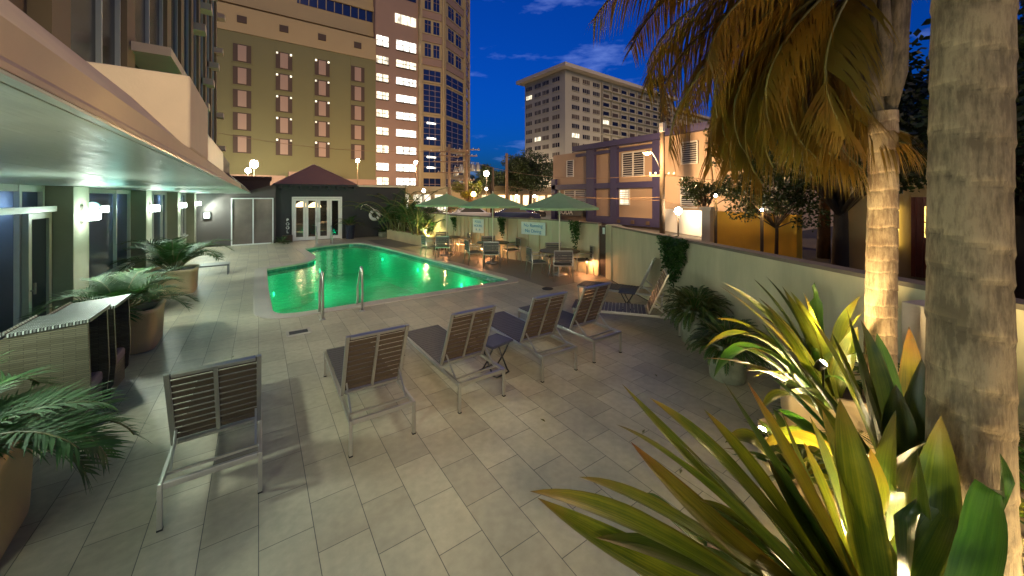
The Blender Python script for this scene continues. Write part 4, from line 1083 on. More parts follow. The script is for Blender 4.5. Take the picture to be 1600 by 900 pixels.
def strapmat(name, base, light, tipc, trans=.28):
    m = pmat(name, base, .34, trans=trans)
    n = m.node_tree.nodes; l = m.node_tree.links; b = n['Principled BSDF']
    at = n.new('ShaderNodeAttribute'); at.attribute_name = 'surf'
    sp = n.new('ShaderNodeSeparateXYZ'); l.new(at.outputs['Vector'], sp.inputs[0])
    t = n.new('ShaderNodeTexCoord'); z = n.new('ShaderNodeTexNoise'); z.inputs['Scale'].default_value = 7; z.inputs['Detail'].default_value = 7; z.inputs['Roughness'].default_value = .65
    l.new(t.outputs['Object'], z.inputs['Vector'])
    # long fine streaks along the blade
    cb = n.new('ShaderNodeCombineXYZ'); m1 = n.new('ShaderNodeMath'); m1.operation = 'MULTIPLY'; m1.inputs[1].default_value = 26; l.new(sp.outputs[0], m1.inputs[0]); l.new(m1.outputs[0], cb.inputs[0])
    m2 = n.new('ShaderNodeMath'); m2.operation = 'MULTIPLY'; m2.inputs[1].default_value = 2.2; l.new(sp.outputs[1], m2.inputs[0]); l.new(m2.outputs[0], cb.inputs[1])
    m3 = n.new('ShaderNodeMath'); m3.operation = 'MULTIPLY'; m3.inputs[1].default_value = 50; l.new(sp.outputs[2], m3.inputs[0]); l.new(m3.outputs[0], cb.inputs[2])
    zs = n.new('ShaderNodeTexNoise'); zs.inputs['Scale'].default_value = 1; zs.inputs['Detail'].default_value = 3; l.new(cb.outputs[0], zs.inputs['Vector'])
    mixf = n.new('ShaderNodeMath'); mixf.operation = 'MULTIPLY_ADD'; mixf.inputs[1].default_value = .6; l.new(zs.outputs['Fac'], mixf.inputs[0])
    h = n.new('ShaderNodeMath'); h.operation = 'MULTIPLY'; h.inputs[1].default_value = .5; l.new(z.outputs['Fac'], h.inputs[0]); l.new(h.outputs[0], mixf.inputs[2])
    r = n.new('ShaderNodeValToRGB'); r.color_ramp.elements[0].position = .42; r.color_ramp.elements[1].position = .68
    r.color_ramp.elements[0].color = (*base, 1); r.color_ramp.elements[1].color = (*light, 1); l.new(mixf.outputs[0], r.inputs['Fac'])
    # reddish dry tip and margins
    tr = n.new('ShaderNodeMapRange'); tr.inputs[1].default_value = .74; tr.inputs[2].default_value = 1.1; l.new(sp.outputs[1], tr.inputs[0])
    ma = n.new('ShaderNodeMath'); ma.operation = 'SUBTRACT'; ma.inputs[1].default_value = .5; l.new(sp.outputs[0], ma.inputs[0])
    mb_ = n.new('ShaderNodeMath'); mb_.operation = 'ABSOLUTE'; l.new(ma.outputs[0], mb_.inputs[0])
    mc = n.new('ShaderNodeMapRange'); mc.inputs[1].default_value = .40; mc.inputs[2].default_value = .5; mc.inputs[4].default_value = .45; l.new(mb_.outputs[0], mc.inputs[0])
    mxx = n.new('ShaderNodeMath'); mxx.operation = 'MAXIMUM'; l.new(tr.outputs[0], mxx.inputs[0]); l.new(mc.outputs[0], mxx.inputs[1])
    fm = n.new('ShaderNodeMath'); fm.operation = 'MULTIPLY'; l.new(mxx.outputs[0], fm.inputs[0])
    fz = n.new('ShaderNodeMapRange'); fz.inputs[1].default_value = .3; fz.inputs[2].default_value = .55; l.new(z.outputs['Fac'], fz.inputs[0]); l.new(fz.outputs[0], fm.inputs[1])
    mm = n.new('ShaderNodeMix'); mm.data_type = 'RGBA'; l.new(fm.outputs[0], mm.inputs[0]); l.new(r.outputs['Color'], mm.inputs[6]); mm.inputs[7].default_value = (*tipc, 1)
    l.new(mm.outputs[2], b.inputs['Base Color'])
    tn = [q for q in n if q.type == 'BSDF_TRANSLUCENT'][0]
    sc_ = n.new('ShaderNodeVectorMath'); sc_.operation = 'SCALE'; sc_.inputs['Scale'].default_value = 2.2; l.new(mm.outputs[2], sc_.inputs[0]); l.new(sc_.outputs[0], tn.inputs['Color'])
    bp = n.new('ShaderNodeBump'); bp.inputs['Strength'].default_value = .35; bp.inputs['Distance'].default_value = .004; l.new(zs.outputs['Fac'], bp.inputs['Height']); l.new(bp.outputs[0], b.inputs['Normal'])
    rr_ = n.new('ShaderNodeMapRange'); rr_.inputs[1].default_value = .35; rr_.inputs[2].default_value = .65; rr_.inputs[3].default_value = .28; rr_.inputs[4].default_value = .5; l.new(z.outputs['Fac'], rr_.inputs[0]); l.new(rr_.outputs[0], b.inputs['Roughness'])
    return m
M['brome'] = strapmat('strap_leaf_yellow_green', (.035, .06, .005), (.13, .14, .010), (.12, .05, .008))
M['bromered'] = strapmat('strap_leaf_reddish', (.06, .06, .006), (.12, .10, .008), (.13, .02, .008))
M['bromedark'] = strapmat('strap_leaf_dark', (.012, .032, .004), (.045, .065, .007), (.06, .03, .006))
KM = {'b': 'brome', 'r': 'bromered', 'd': 'bromedark', 'g': 'fern_g'}
M['fern_g'] = strapmat('strap_leaf_green', (.010, .045, .005), (.035, .08, .008), (.03, .05, .006))
def bromeliad(leaves, extra, base, lab, seedv):
    r = thing('bromeliad', lab, 'bromeliad', base, 'large bromeliads in the raised bed')
    mbs = {k: MB() for k in KM}; rr = random.Random(seedv)
    for (b, k, t, w, kd) in leaves:
        leaf(mbs[kd], b, k, t, min(w*1.5, .145), 18, .32, kd == 'g', rr.uniform(-.35, .35))
    for i in range(extra[0]):
        az = R(rr.uniform(*extra[3])); L = extra[1]*rr.uniform(.6, 1.1); el = R(rr.uniform(25, 80)); w = extra[2]*rr.uniform(.7, 1.2)
        B = Vector(base)+Vector((.03*math.cos(az), .03*math.sin(az), 0)); d = Vector((math.cos(az)*math.cos(el), math.sin(az)*math.cos(el), math.sin(el)))
        K = B + d*L*.6; T = B + d*L*.8 + Vector((math.cos(az), math.sin(az), -.5))*L*.28
        leaf(mbs[rr.choice('bdddgr')], tuple(B), tuple(K), tuple(T), w, 12, .35, False, rr.uniform(-.3, .3))
    for k, m in mbs.items():
        if m.v: m.build({'b': 'yellow_green_leaves', 'r': 'reddish_leaves', 'd': 'dark_leaves', 'g': 'broad_green_leaves'}[k], M[KM[k]], r, weld=True)
bromeliad(LEAF_A, (34, .72, .06, (60, 330)), (2.0, .42, .45), 'biggest bromeliad, its long red-tipped leaves crossing the bottom right foreground', 71)
bromeliad(LEAF_B, (30, .66, .05, (0, 360)), (3.92, 1.08, .72), 'bromeliad with glowing lamp-lit leaves before the sage wall', 72)
bromeliad(LEAF_C, (38, .62, .075, (0, 360)), (2.92, .42, .5), 'dark leafed bromeliad between the other two, left of the thick palm trunk', 73)
bromeliad([], (34, .5, .055, (0, 360)), (3.25, 1.0, .25), 'low bromeliad filling the corner of the kerb below the lamp-lit one', 74)
bromeliad([], (22, .5, .05, (0, 360)), (3.75, -.1, .3), 'bromeliad on the right, half hidden by the thick palm trunk', 75)
bromeliad([], (24, .5, .05, (0, 360)), (3.15, -.35, .2), 'bromeliad at the right edge behind the thick palm trunk', 76)
planter(4.12, 1.05, .66, .68, 'square tan planter holding the lamp-lit bromeliad', grp='tan planters in the raised bed', rz=27)
planter(2.22, .28, .5, .42, 'low tan planter at the foot of the biggest bromeliad', grp='tan planters in the raised bed', rz=20)
areca(4.35, .75, .2, 12, .9, 'feathery shrub against the wall behind the slimmer palm', 81, 22, .3, .02, None, (25, 85), leafm='fern', name='shrub', cat='shrub')
areca(4.5, 0.0, .2, 14, 1.0, 'dark feathery shrub between the two palm trunks', 82, 22, .3, .02, None, (25, 85), leafm='fern', name='shrub', cat='shrub')
areca(5.4, -.1, 0, 18, 1.5, 'tall dark shrub beyond the wall at the right edge', 83, 24, .35, .025, None, (35, 88), leafm='fern', name='shrub', cat='shrub')

# spike spotlights in the bed; ground ones assumed, added to light the palms
M['spot'] = emat('spot_lens', (1, .86, .52), 90)
def spotlamp(x, y, z, aim, W, lab, sp=100, cl=(1, .74, .34), pt=4):
    r = thing('garden_spotlight', lab, 'spotlight', (x, y, z), 'spotlights in the planting')
    d = Vector(aim).normalized(); q = d.to_track_quat('Z', 'Y').to_matrix().to_4x4()
    MB().lathe([(.022, -.07), (.034, -.03), (.036, .0), (.032, .0), (.030, -.008)], (0,0,0), 14).xf(Matrix.Translation((x, y, z)) @ q).build('housing', M['black'], r)
    MB().lathe([(.028, -.006), (.024, .008), (.01, .014)], (0,0,0), 14).xf(Matrix.Translation((x, y, z)) @ q).build('lens', M['spot'], r)
    MB().bar((x, y, z-.05), (x, y, z-.4), .012).build('spike', M['black'], r)
    p = Vector((x, y, z)) + d*.03
    lamp('spot_beam', 'SPOT', p, W, cl, .03, r, d, sp, .5)
    if pt: lamp('spot_spill', 'POINT', p + d*.03, pt, cl, .02, r)
spotlamp(3.78, 1.08, 1.25, (.5, -.45, .75), 42, 'bright spotlight among the leaves before the sage wall', 120, pt=5)
spotlamp(3.50, .92, 1.05, (.35, -.55, .8), 34, 'lower bright spotlight at the left of the lamp-lit bromeliad', 120, pt=4)
spotlamp(2.42, .62, .55, (.10, -.45, .75), 170, 'low spotlight shining up between the foreground leaves', 130, pt=9)
spotlamp(2.95, .42, .25, (-.30, -.30, .8), 60, 'assumed ground spotlight aimed at the thick palm trunk', 120, pt=6)
spotlamp(3.70, .30, .35, (.20, .22, .95), 75, 'assumed ground spotlight aimed up the slimmer palm', 90, pt=3)
spotlamp(2.62, -.36, .22, (-.02, .5, .62), 75, 'assumed ground spotlight, unseen at the front of the bed', 110, pt=3)
spotlamp(6.30, 16.0, .62, (.1, .3, .8), 30, 'spotlight glowing at the foot of the bamboo', 140, (1, .8, .3), pt=24)

spotlamp(3.3, 1.25, .45, (.25, -.1, .95), 90, 'assumed ground spotlight under the drooping orange fronds', 110, pt=2)
def trunk(name, lab, pts, rad, rings, mat, tilt, seedv, grp):
    """palm trunk: tapered lathe along a line, with raised leaf-scar rings that run at a slant"""
    rr = random.Random(seedv); r = thing(name, lab, 'palm tree', pts[0], grp)
    mb = MB(); N = 40; S = 320; prev = None; mb.at = []
    L = [0]
    for a, b in zip(pts, pts[1:]): L.append(L[-1] + (Vector(b)-Vector(a)).length)
    def at(s):
        for i in range(len(pts)-1):
            if s <= L[i+1] or i == len(pts)-2:
                t = (s-L[i])/(L[i+1]-L[i]); return Vector(pts[i]).lerp(Vector(pts[i+1]), t), rad[i]+(rad[i+1]-rad[i])*t
    ph = [rr.uniform(0, 6) for _ in range(6)]
    edges = [-.4]
    while edges[-1] < L[-1]: edges.append(edges[-1] + rings*rr.uniform(.6, 1.35))
    for i in range(S+1):
        s = L[-1]*i/S; row = []
        for j in range(N):
            a = 2*math.pi*j/N; s2 = min(L[-1], max(0, s))
            c, rd = at(s2)
            sl = s + tilt*math.cos(a+ph[0]) + .02*math.sin(2*a+ph[1]) + .003*math.sin(5*a+ph[2])
            # distance above the ring edge below
            e = max([x for x in edges if x <= sl], default=-.4); nx = min([x for x in edges if x > sl], default=e+rings)
            u = (sl-e)/(nx-e)
            f = 1 + .03*(1-u) + .02*math.exp(-((u)/.12)**2) - .035*math.exp(-((u-.97)/.04)**2)
            f += .010*math.sin(3*a+ph[3]+s*2) + .006*math.sin(7*a+s*5)
            mb.at.append((u, 0, 0))
            row.append((c.x+rd*f*math.cos(a), c.y+rd*f*math.sin(a), c.z))
        if prev:
            k = len(mb.v) - N; mb.v += row
            for j in range(N): mb.f.append((k+j, k+(j+1) % N, k+N+(j+1) % N, k+N+j)); mb.sm.append(True)
        else: mb.v += row
        prev = row
    mb.build('trunk', M[mat], r); return r
GP = 'coconut palms on the right'
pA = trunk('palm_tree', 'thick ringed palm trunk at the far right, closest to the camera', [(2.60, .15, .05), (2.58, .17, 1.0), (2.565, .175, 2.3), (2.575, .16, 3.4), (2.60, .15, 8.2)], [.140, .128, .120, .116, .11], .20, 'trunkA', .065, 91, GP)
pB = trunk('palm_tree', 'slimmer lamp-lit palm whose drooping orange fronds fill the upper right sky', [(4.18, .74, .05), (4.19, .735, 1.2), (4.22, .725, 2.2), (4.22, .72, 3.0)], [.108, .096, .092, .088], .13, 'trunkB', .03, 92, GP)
# swollen crown shaft with overlapping sheaths
sh = MB()
for i in range(12):
    a = i*2.4; c = Vector((4.22, .72, 2.9+i*.055)); o = Vector((math.cos(a), math.sin(a), 0))
    sh.tube([c+o*.035, c+o*.085+Vector((0,0,.3)), c+o*.10+Vector((0,0,.6)), c+o*.15+Vector((0,0,1.1))], [.045, .055, .045, .02], 8)
sh.build('crown_shaft', M['sheath'], pB)
lf, st = MB(), MB(); rr = random.Random(93)
def crownfronds(c0, specs, lf, st, rr):
    for (az, el, L, ll) in specs:
        frond(lf, st, tuple(Vector(c0)+Vector((math.cos(R(az))*.06, math.sin(R(az))*.06, 0))), R(az), R(el), L, 86, ll, .022, rr.uniform(.85, 1.2), rr, -.35, 1.25, 4)
specs = []
for az, el, L in ((100, 55, 3.0), (88, 38, 2.9), (112, 34, 2.7), (76, 50, 2.8), (124, 52, 2.5), (64, 30, 2.5), (95, 18, 2.5), (106, 6, 2.3), (82, 8, 2.3), (118, 14, 2.1),
                  (70, -6, 2.1), (92, -14, 2.1), (104, -24, 2.1), (116, -12, 1.9), (80, -28, 2.0), (58, 2, 2.1), (98, -40, 2.0), (88, -48, 2.0), (110, -44, 1.9), (72, -42, 1.9),
                  (90, -32, 2.3), (98, -22, 2.3), (78, -24, 2.3), (108, -14, 2.4), (126, -34, 1.7), (132, 0, 1.7), (136, -52, 1.6), (60, -30, 1.8), (100, -60, 1.9), (84, -62, 1.8), (46, 20, 2.3), (40, -20, 1.9), (118, -62, 1.7), (50, 60, 2.4),
                  (20, 62, 2.3), (350, 58, 2.2), (325, 60, 2.2), (300, 66, 2.1), (280, 72, 2.0), (140, 66, 2.2), (10, 40, 2.0), (330, 38, 1.9)): specs.append((az+rr.uniform(-4, 4), el, L, .70))
crownfronds((4.24, .70, 4.3), specs, lf, st, rr)
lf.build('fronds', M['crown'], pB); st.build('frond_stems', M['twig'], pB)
lf, st = MB(), MB()
crownfronds((2.64, .12, 8.4), [(i*30, rr.uniform(25, 70), 2.4, .6) for i in range(12)], lf, st, rr)
lf.build('fronds', M['crown'], pA); st.build('frond_stems', M['twig'], pA)
# ================================================================ background buildings
class Facade:
    """upright plane: origin, direction along it; n points towards the viewer side"""
    def __init__(s, o, ang):
        s.o = Vector((o[0], o[1], 0)); s.u = Vector((math.cos(R(ang)), math.sin(R(ang)), 0)); s.n = Vector((s.u.y, -s.u.x, 0))
    def box(s, mb, u0, u1, z0, z1, d0, d1):
        P = [s.o+s.u*u+s.n*d for u, d in ((u0, d0), (u0, d1), (u1, d1), (u1, d0))]
        mb.prism([(p.x, p.y) for p in P], z0, z1); return mb
def winmat(name, c, s):
    m = emat(name, c, s); n = m.node_tree.nodes; l = m.node_tree.links; b = n['Principled BSDF']
    t = n.new('ShaderNodeTexCoord'); mpn = n.new('ShaderNodeMapping'); mpn.inputs['Scale'].default_value = (2.2, 2.2, .5)
    z = n.new('ShaderNodeTexNoise'); z.inputs['Scale'].default_value = 1.1; z.inputs['Detail'].default_value = 3
    l.new(t.outputs['Object'], mpn.inputs[0]); l.new(mpn.outputs[0], z.inputs['Vector'])
    mr = n.new('ShaderNodeMapRange'); mr.inputs[1].default_value = .35; mr.inputs[2].default_value = .65; mr.inputs[3].default_value = s*.25; mr.inputs[4].default_value = s*1.5
    l.new(z.outputs['Fac'], mr.inputs[0]); l.new(mr.outputs[0], b.inputs['Emission Strength']); return m
M['litwhite'] = winmat('lit_window', (1, .90, .62), .8)
M['litcold'] = winmat('lit_window_white', (1, .97, .85), 1.3)
M['litwarm'] = winmat('lit_window_warm', (1, .62, .28), 1.6)
M['olive'] = pmat('olive_facade', (.17, .16, .075), .85, ns=.12, na=.12)
M['sand'] = pmat('sand_facade', (.40, .30, .16), .85, ns=.12, na=.1)
M['pinkish'] = pmat('pinkish_facade', (.31, .20, .15), .85, ns=.2, na=.1)
M['panelpink'] = pmat('window_panel', (.36, .25, .20), .8)
M['recess'] = pmat('dark_recess', (.07, .045, .035), .8)
M['apart'] = pmat('apartment_wall', (.42, .37, .28), .85, ns=.15, na=.08)
M['apartroof'] = pmat('apartment_roof', (.55, .46, .36), .8)
M['pinkwall'] = pmat('salmon_wall', (.34, .24, .165), .85, ns=.5, na=.1, bump=.1)
M['bluetrim'] = pmat('purple_blue_trim', (.035, .03, .09), .6, ns=2, na=.15)
M['louvre'] = pmat('white_louvre', (.5, .48, .45), .5)
M['darkin'] = pmat('dark_interior', (.008, .008, .01), .5)
M['tileroof'] = pmat('tan_metal_roof', (.36, .20, .11), .6, ns=3, na=.1)
M['mustard'] = pmat('yellow_wall', (.62, .34, .03), .8, ns=.7, na=.15)
M['redwood'] = pmat('red_brown_wood', (.12, .02, .012), .5, ns=4, na=.2)
M['pole'] = pmat('weathered_pole', (.10, .07, .045), .85, ns=4, na=.3)
M['poletan'] = pmat('tan_pole', (.26, .16, .09), .85, ns=4, na=.3)

# --- large beige building across the street
bh = thing('tall_building', 'big olive and sand tall building with four columns of shuttered windows, left of centre', 'building', (5, 60, 0))
F = Facade((0, 60), 0)
MB().box(-14, 15.28, 60, 80, 0, 24.0).build('wall', M['olive'], bh)
MB().box(-14, 15.28, 59.9, 80, 24.002, 27.4).build('upper_band', M['sand'], bh)
MB().box(-14, 15.28, 61.5, 80, 27.402, 48).build('top_storeys', M['sand'], bh)
for k in range(5): MB().box(-14, 22.0, 61.2, 61.499, 28.2+k*4.1, 28.9+k*4.1).build('cornice', M['sand'], bh)
w = MB().box(4.6, 15.2, 61.44, 61.498, 30.6, 32.4).build('window', M['nightglass'], bh)
for i in range(9): MB().box(4.9+i*1.15, 5.0+i*1.15, 61.38, 61.438, 30.6, 32.4).build('mullion', M['sand'], w)
for i in range(4): MB().box(-2+i*5.2, -.6+i*5.2, 61.42, 61.498, 35, 36.8).build('window', M['nightglass'], bh)
for cx in (-1.78, 2.92, 7.68, 12.6):
    MB().box(cx-1.05, cx+1.05, 59.92, 59.998, 7.6, 23.9).build('pilaster_strip', M['recess'] if False else M['olive'], bh)
    MB().box(cx-.55, cx+.5, 59.8, 59.898, 25.3, 26.2).build('vent', M['recess'], bh)
    for k in range(5):
        z = 8.1 + k*3.0
        rc = MB().box(cx-.98, cx+.98, 59.88, 59.918, z, z+2.35).build('window', M['recess'], bh)
        MB().box(cx-.46, cx+.46, 59.78, 59.878, z+.15, z+2.2).build('shutter', M['panelpink'], rc)
        MB().box(cx-1.1, cx+1.1, 59.84, 59.879, z-.12, z-.0).build('sill', M['olive'], rc)
        if 2 < cx < 9:
            for s in (-1, 1): MB().box(cx+s*.82-.11, cx+s*.82+.11, 59.7, 59.82, z+2.0, z+2.24).build('lamp', M['litwhite'], rc)
for i, (a, b, h) in enumerate(((-4, 3, 5.2), (3.4, 9, 5.8), (9.3, 15, 5.0))):
    MB().box(a, b, 58.2, 59.99, 0, h).build('podium', M['pinkish'], bh)
# office part with lit ribbon windows
MB().box(15.282, 22.3, 60.1, 80, 0, 46).build('office_wall', M['pinkish'], bh)
for k in range(-1, 8):
    z = 6.6 + k*2.86
    if k == -1: z = 4.3
    for (a, b, lit) in ((15.45, 17.3, k in (0, -1, 7)), (18.6, 21.9, True)):
        if k == 7: z0, z1 = 26.6, 28.2
        else: z0, z1 = z, z+1.15
        wo = MB().box(a, b, 60.02, 60.098, z0, z1).build('window', M['litcold'] if (b > 20 and k < 6) or k == 7 or k == 0 else M['litwhite'], bh)
        fr = MB()
        n_ = 3 if b-a > 2.5 else 2
        for j in range(1, n_): fr.box(a+(b-a)*j/n_-.04, a+(b-a)*j/n_+.04, 59.98, 60.018, z0, z1)
        fr.box(a, b, 59.97, 60.016, (z0+z1)/2-.04, (z0+z1)/2+.04); fr.box(a-.08, b+.08, 59.94, 60.1, z0-.14, z0-.01)
        fr.build('frame', M['recess'], wo)
MB().box(18.4, 21.9, 60.02, 60.098, 31.0, 32.5).build('window', M['litwhite'], bh)
MB().box(16.0, 21.9, 60.02, 60.098, 35.2, 36.6).build('window', M['nightglass'], bh)
# --- faceted tower
tw = thing('tall_tower', 'tallest faceted tower with paired dark blue windows against the sky', 'tower', (27, 64, 0))
outl = [(22.35, 59.4), (26.6, 59.2), (32.6, 63.0), (36.2, 68.0), (36.0, 80), (22.35, 80)]
MB().prism(outl, 0, 62).build('wall', M['sand'], tw)
def tower_face(p, q, pair):
    L = (Vector((*q, 0))-Vector((*p, 0))).length; F = Facade(p, math.degrees(math.atan2(q[1]-p[1], q[0]-p[0])))
    for (u, w_) in ((-.0, .35), (L-.35, .35)):
        b = MB(); F.box(b, max(.02, u), u+w_, 0, 61.9, .001, .28); b.build('pier', M['sand'], tw)
    m = L/2
    for k in range(9):
        z = 26.3 + k*4.0
        b = MB(); F.box(b, .4, L-.4, z-1.5, z-.25, .001, .12); b.build('spandrel', M['pinkish'], tw)
        b = MB(); F.box(b, .4, L-.4, z-.24, z-.05, .001, .2); b.build('sill', M['sand'], tw)
        for s in (-1, 1):
            b = MB(); F.box(b, m+s*m*.36-m*.25, m+s*m*.36+m*.25, z, z+2.15, .001, .05); wo = b.build('window', M['nightglass'], tw)
            b = MB(); F.box(b, m+s*m*.36-.03, m+s*m*.36+.03, z, z+2.15, .051, .1); F.box(b, m+s*m*.36-m*.25, m+s*m*.36+m*.25, z+1.4, z+1.46, .051, .098); b.build('mullion', M['pinkish'], wo)
    for (z0, z1) in ((22.2, 24.0), (16.8, 21.5), (11.2, 16.0), (6.5, 10.2), (2.5, 5.5)):
        b = MB(); F.box(b, .62, L-.62, z0, z1, .001, .05); wo = b.build('window', M['nightglass'], tw)
        b = MB(); nn_ = max(1, int((z1-z0)/1.15))
        for j in range(1, nn_+1): F.box(b, .62, L-.62, z0+(z1-z0)*j/(nn_+1)-.03, z0+(z1-z0)*j/(nn_+1)+.03, .051, .09)
        for t in (.33, .67): F.box(b, .62+(L-1.24)*t-.03, .62+(L-1.24)*t+.03, z0, z1, .051, .088)
        b.build('mullion', M['panelpink'], wo)
        b = MB(); F.box(b, .4, L-.4, z0-.35, z0-.08, .001, .16); b.build('sill', M['sand'], tw)
tower_face(outl[0], outl[1], True); tower_face(outl[1], outl[2], True); tower_face(outl[2], outl[3], True)
for z in (7.2, 9.0, 12.2, 14.8): 
    F = Facade(outl[0], 0); b = MB(); F.box(b, 1.2, 2.8, z, z+.3, .1, .2); b.build('ceiling_light', M['litcold'], tw)

# --- pale apartment block in the distance
ab = thing('apartment_block', 'long pale apartment block with jutting flat roof in the distance, centre right', 'building', (75, 81, 0))
cA = Vector((75.9, 81.2, 0))     # street corner
angL = 180-(90-(-2.7)) ; 
dl = Vector((math.cos(R(92.7)), math.sin(R(92.7)), 0)); drr = Vector((math.cos(R(2.7)), math.sin(R(2.7)), 0))
T0 = 41.0
pts = [cA, cA+drr*62, cA+drr*62+dl*19, cA+dl*19]
MB().prism([(p.x, p.y) for p in pts], 0, T0).build('wall', M['apart'], ab)
e = 2.2; rp_ = [cA-drr*e-dl*e, cA+drr*62-dl*e, cA+drr*62+dl*(19+e), cA-drr*e+dl*(19+e)]
MB().prism([(p.x, p.y) for p in rp_], T0, T0+1.1).build('roof', M['apartroof'], ab)
q0 = cA+drr*62.02+dl*1.5
MB().prism([(p.x, p.y) for p in (q0, q0+drr*60, q0+drr*60+dl*17, q0+dl*17)], 0, T0-3).build('wall', M['apart'], ab)
MB().prism([(p.x, p.y) for p in (q0-dl*1.5, q0+drr*61-dl*1.5, q0+drr*61+dl*17, q0+dl*17)], T0-2.998, T0-2.0).build('roof', M['apartroof'], ab)
rr = random.Random(5)
FL = Facade((cA+dl*19)[:2], -87.3); FR = Facade(cA[:2], 2.7)
many = {'litwhite': MB(), 'darkglass': MB(), 'recess': MB()}
slab = MB(); cntw = 0
for k in range(13):
    z = 3.2+k*2.9
    for (F, cols) in ((FL, ((.8, 3.6), (5.2, 8.0), (9.0, 11.8), (13.6, 16.6))), (FR, tuple((3+i*4.9, 3+i*4.9+3.2) for i in range(12)))):
        for i, (a, b) in enumerate(cols):
            kd = rr.choices(['recess', 'darkglass', 'litwhite'], [5, 5, .35])[0]
            if F is FL or i < 3:
                wb = MB(); F.box(wb, a, b, z, z+1.35, .001, .06); wo = wb.build('window', M[kd] if cntw % 9 else M['darkglass'], ab); cntw += 1
                fr = MB()
                for t in (.25, .5, .75): F.box(fr, a+(b-a)*t-.06, a+(b-a)*t+.06, z, z+1.35, .061, .14)
                F.box(fr, a-.1, b+.1, z-.15, z-.0, .001, .25); fr.build('frame', M['apart'], wo)
            else:
                F.box(many[kd], a, b, z, z+1.5, .001, .06); F.box(slab, a-.6, b+.6, z-.35, z-.05, .001, .9); F.box(slab, a-.9, a-.7, z-.35, z+2.2, .001, .7)
for k_, m_ in many.items():
    o = m_.build('far_windows', M[k_], ab); o['kind'] = 'stuff'
o = slab.build('balcony_slabs', M['apart'], ab); o['kind'] = 'stuff'
F2 = Facade(q0[:2], 2.7); m2 = MB()
for k in range(12):
    for i in range(13): F2.box(m2, 2+i*4.4, 4.8+i*4.4, 3.2+k*2.9, 4.6+k*2.9, .001, .06)
o = m2.build('far_windows', M['recess'], ab); o['kind'] = 'stuff'

# --- salmon building with blue-purple frame
bb2 = thing('salmon_building', 'two storey salmon building with purple blue frame bands and louvred windows', 'building', (23.4, 18, 0))
MB().box(23.4, 40, 14.75, 26.7, 0, 6.3).build('wall', M['pinkwall'], bb2)
MB().box(22.9, 40, 9.2, 14.74, 0, 6.45).build('wall', M['pinkwall'], bb2)
tr = MB(); X0, X1 = 23.12, 23.398
tr.box(22.7, X1, 14.75, 23.4, 6.32, 6.75); tr.box(X0, X1, 14.75, 23.4, 5.85, 6.1)
for (a, b) in ((21.2, 22.1), (18.85, 19.5), (14.9, 15.7)): tr.box(X0-.02, X1, a, b, .25, 6.32)
tr.box(X0, X1, 14.9, 26.6, 3.0, 3.45); tr.box(X0-.01, X1, 14.9, 22.0, .15, .75); tr.box(X0, X1, 26.1, 26.68, .2, 4.0)
tr.build('frame_band', M['bluetrim'], bb2)
MB().box(22.4, 40, 9.0, 14.742, 6.452, 6.9).build('roof_edge', M['bluetrim'], bb2)
def louvre(X, y0, y1, z0, z1, par, lit=False, sl=.17):
    w = MB().box(X-.02, X-.001, y0, y1, z0, z1).build('window', M['litwhite'] if lit else M['darkin'], par)
    f = MB(); f.box(X-.12, X-.021, y0-.06, y0, z0-.06, z1+.06); f.box(X-.12, X-.021, y1, y1+.06, z0-.06, z1+.06); f.box(X-.12, X-.021, y0, y1, z1, z1+.06); f.box(X-.12, X-.021, y0, y1, z0-.06, z0)
    if y1-y0 > 1.6: f.box(X-.12, X-.021, (y0+y1)/2-.05, (y0+y1)/2+.05, z0, z1)
    f.build('frame', M['louvre'], w)
    s = MB(); z = z0+.04
    while z < z1-.05: s.quad((X-.03, y0, z+.07), (X-.03, y1, z+.07), (X-.10, y1, z), (X-.10, y0, z)); s.quad((X-.028, y0, z+.07), (X-.098, y0, z), (X-.098, y1, z), (X-.028, y1, z+.07)); z += sl
    s.build('slats', M['louvre'], w)
louvre(23.4, 16.55, 18.45, 3.9, 5.7, bb2); louvre(23.4, 23.9, 24.7, 4.2, 5.6, bb2)
louvre(23.4, 17.85, 18.7, 1.75, 2.85, bb2, True); louvre(23.4, 22.4, 25.0, 1.8, 2.85, bb2)
louvre(22.9, 12.3, 13.3, 4.5, 5.85, bb2, False, .14); louvre(22.9, 12.35, 13.35, 1.65, 2.95, bb2, False, .14)
for i, y in enumerate((15.9, 17.2, 18.5)): MB().box(23.0, 23.11, y, y+.25, .3, .55).build('vent', M['recess'], bb2)
# shop sign on it
ss = thing('shop_sign', 'dark shop sign with white letters under the nearest parasol rim', 'sign', (22.9, 24.3, 1.5))
MB().box(22.86, 23.1, 22.3, 25.5, .62, 1.28).build('board', M['darkin'], ss)
text('SODA', .66, M['louvre'], (22.84, 24.35, .95), (R(90), 0, R(-90)), ss)
# hip roofed pavilion behind the pool house
pv = thing('hip_roof_pavilion', 'pavilion with a tan hipped metal roof showing over the pool house', 'pavilion', (3.6, 32, 0))
mb = MB(); a = [(.8, 29.8), (6.4, 29.8), (6.4, 35.4), (.8, 35.4)]; ap = (3.6, 32.6, 4.85)
for i in range(4):
    p, q = a[i], a[(i+1) % 4]; mb.f.append((len(mb.v), len(mb.v)+1, len(mb.v)+2)); mb.v += [(*p, 3.15), (*q, 3.15), ap]; mb.sm.append(False)
mb.build('roof', M['tileroof'], pv)
rb = MB()
for p in a: rb.bar((*p, 3.17), (ap[0], ap[1], ap[2]+.02), .09, .05)
rb.box(.75, 6.45, 29.72, 29.8, 3.05, 3.2); rb.build('ridge', M['panelpink'], pv)
MB().box(1.1, 6.1, 30.1, 35.1, 0, 3.14).build('wall', M['pinkish'], pv)
lo = thing('low_building', 'low dark building with flat roof behind the grey end wall', 'building', (-3, 34, 0))
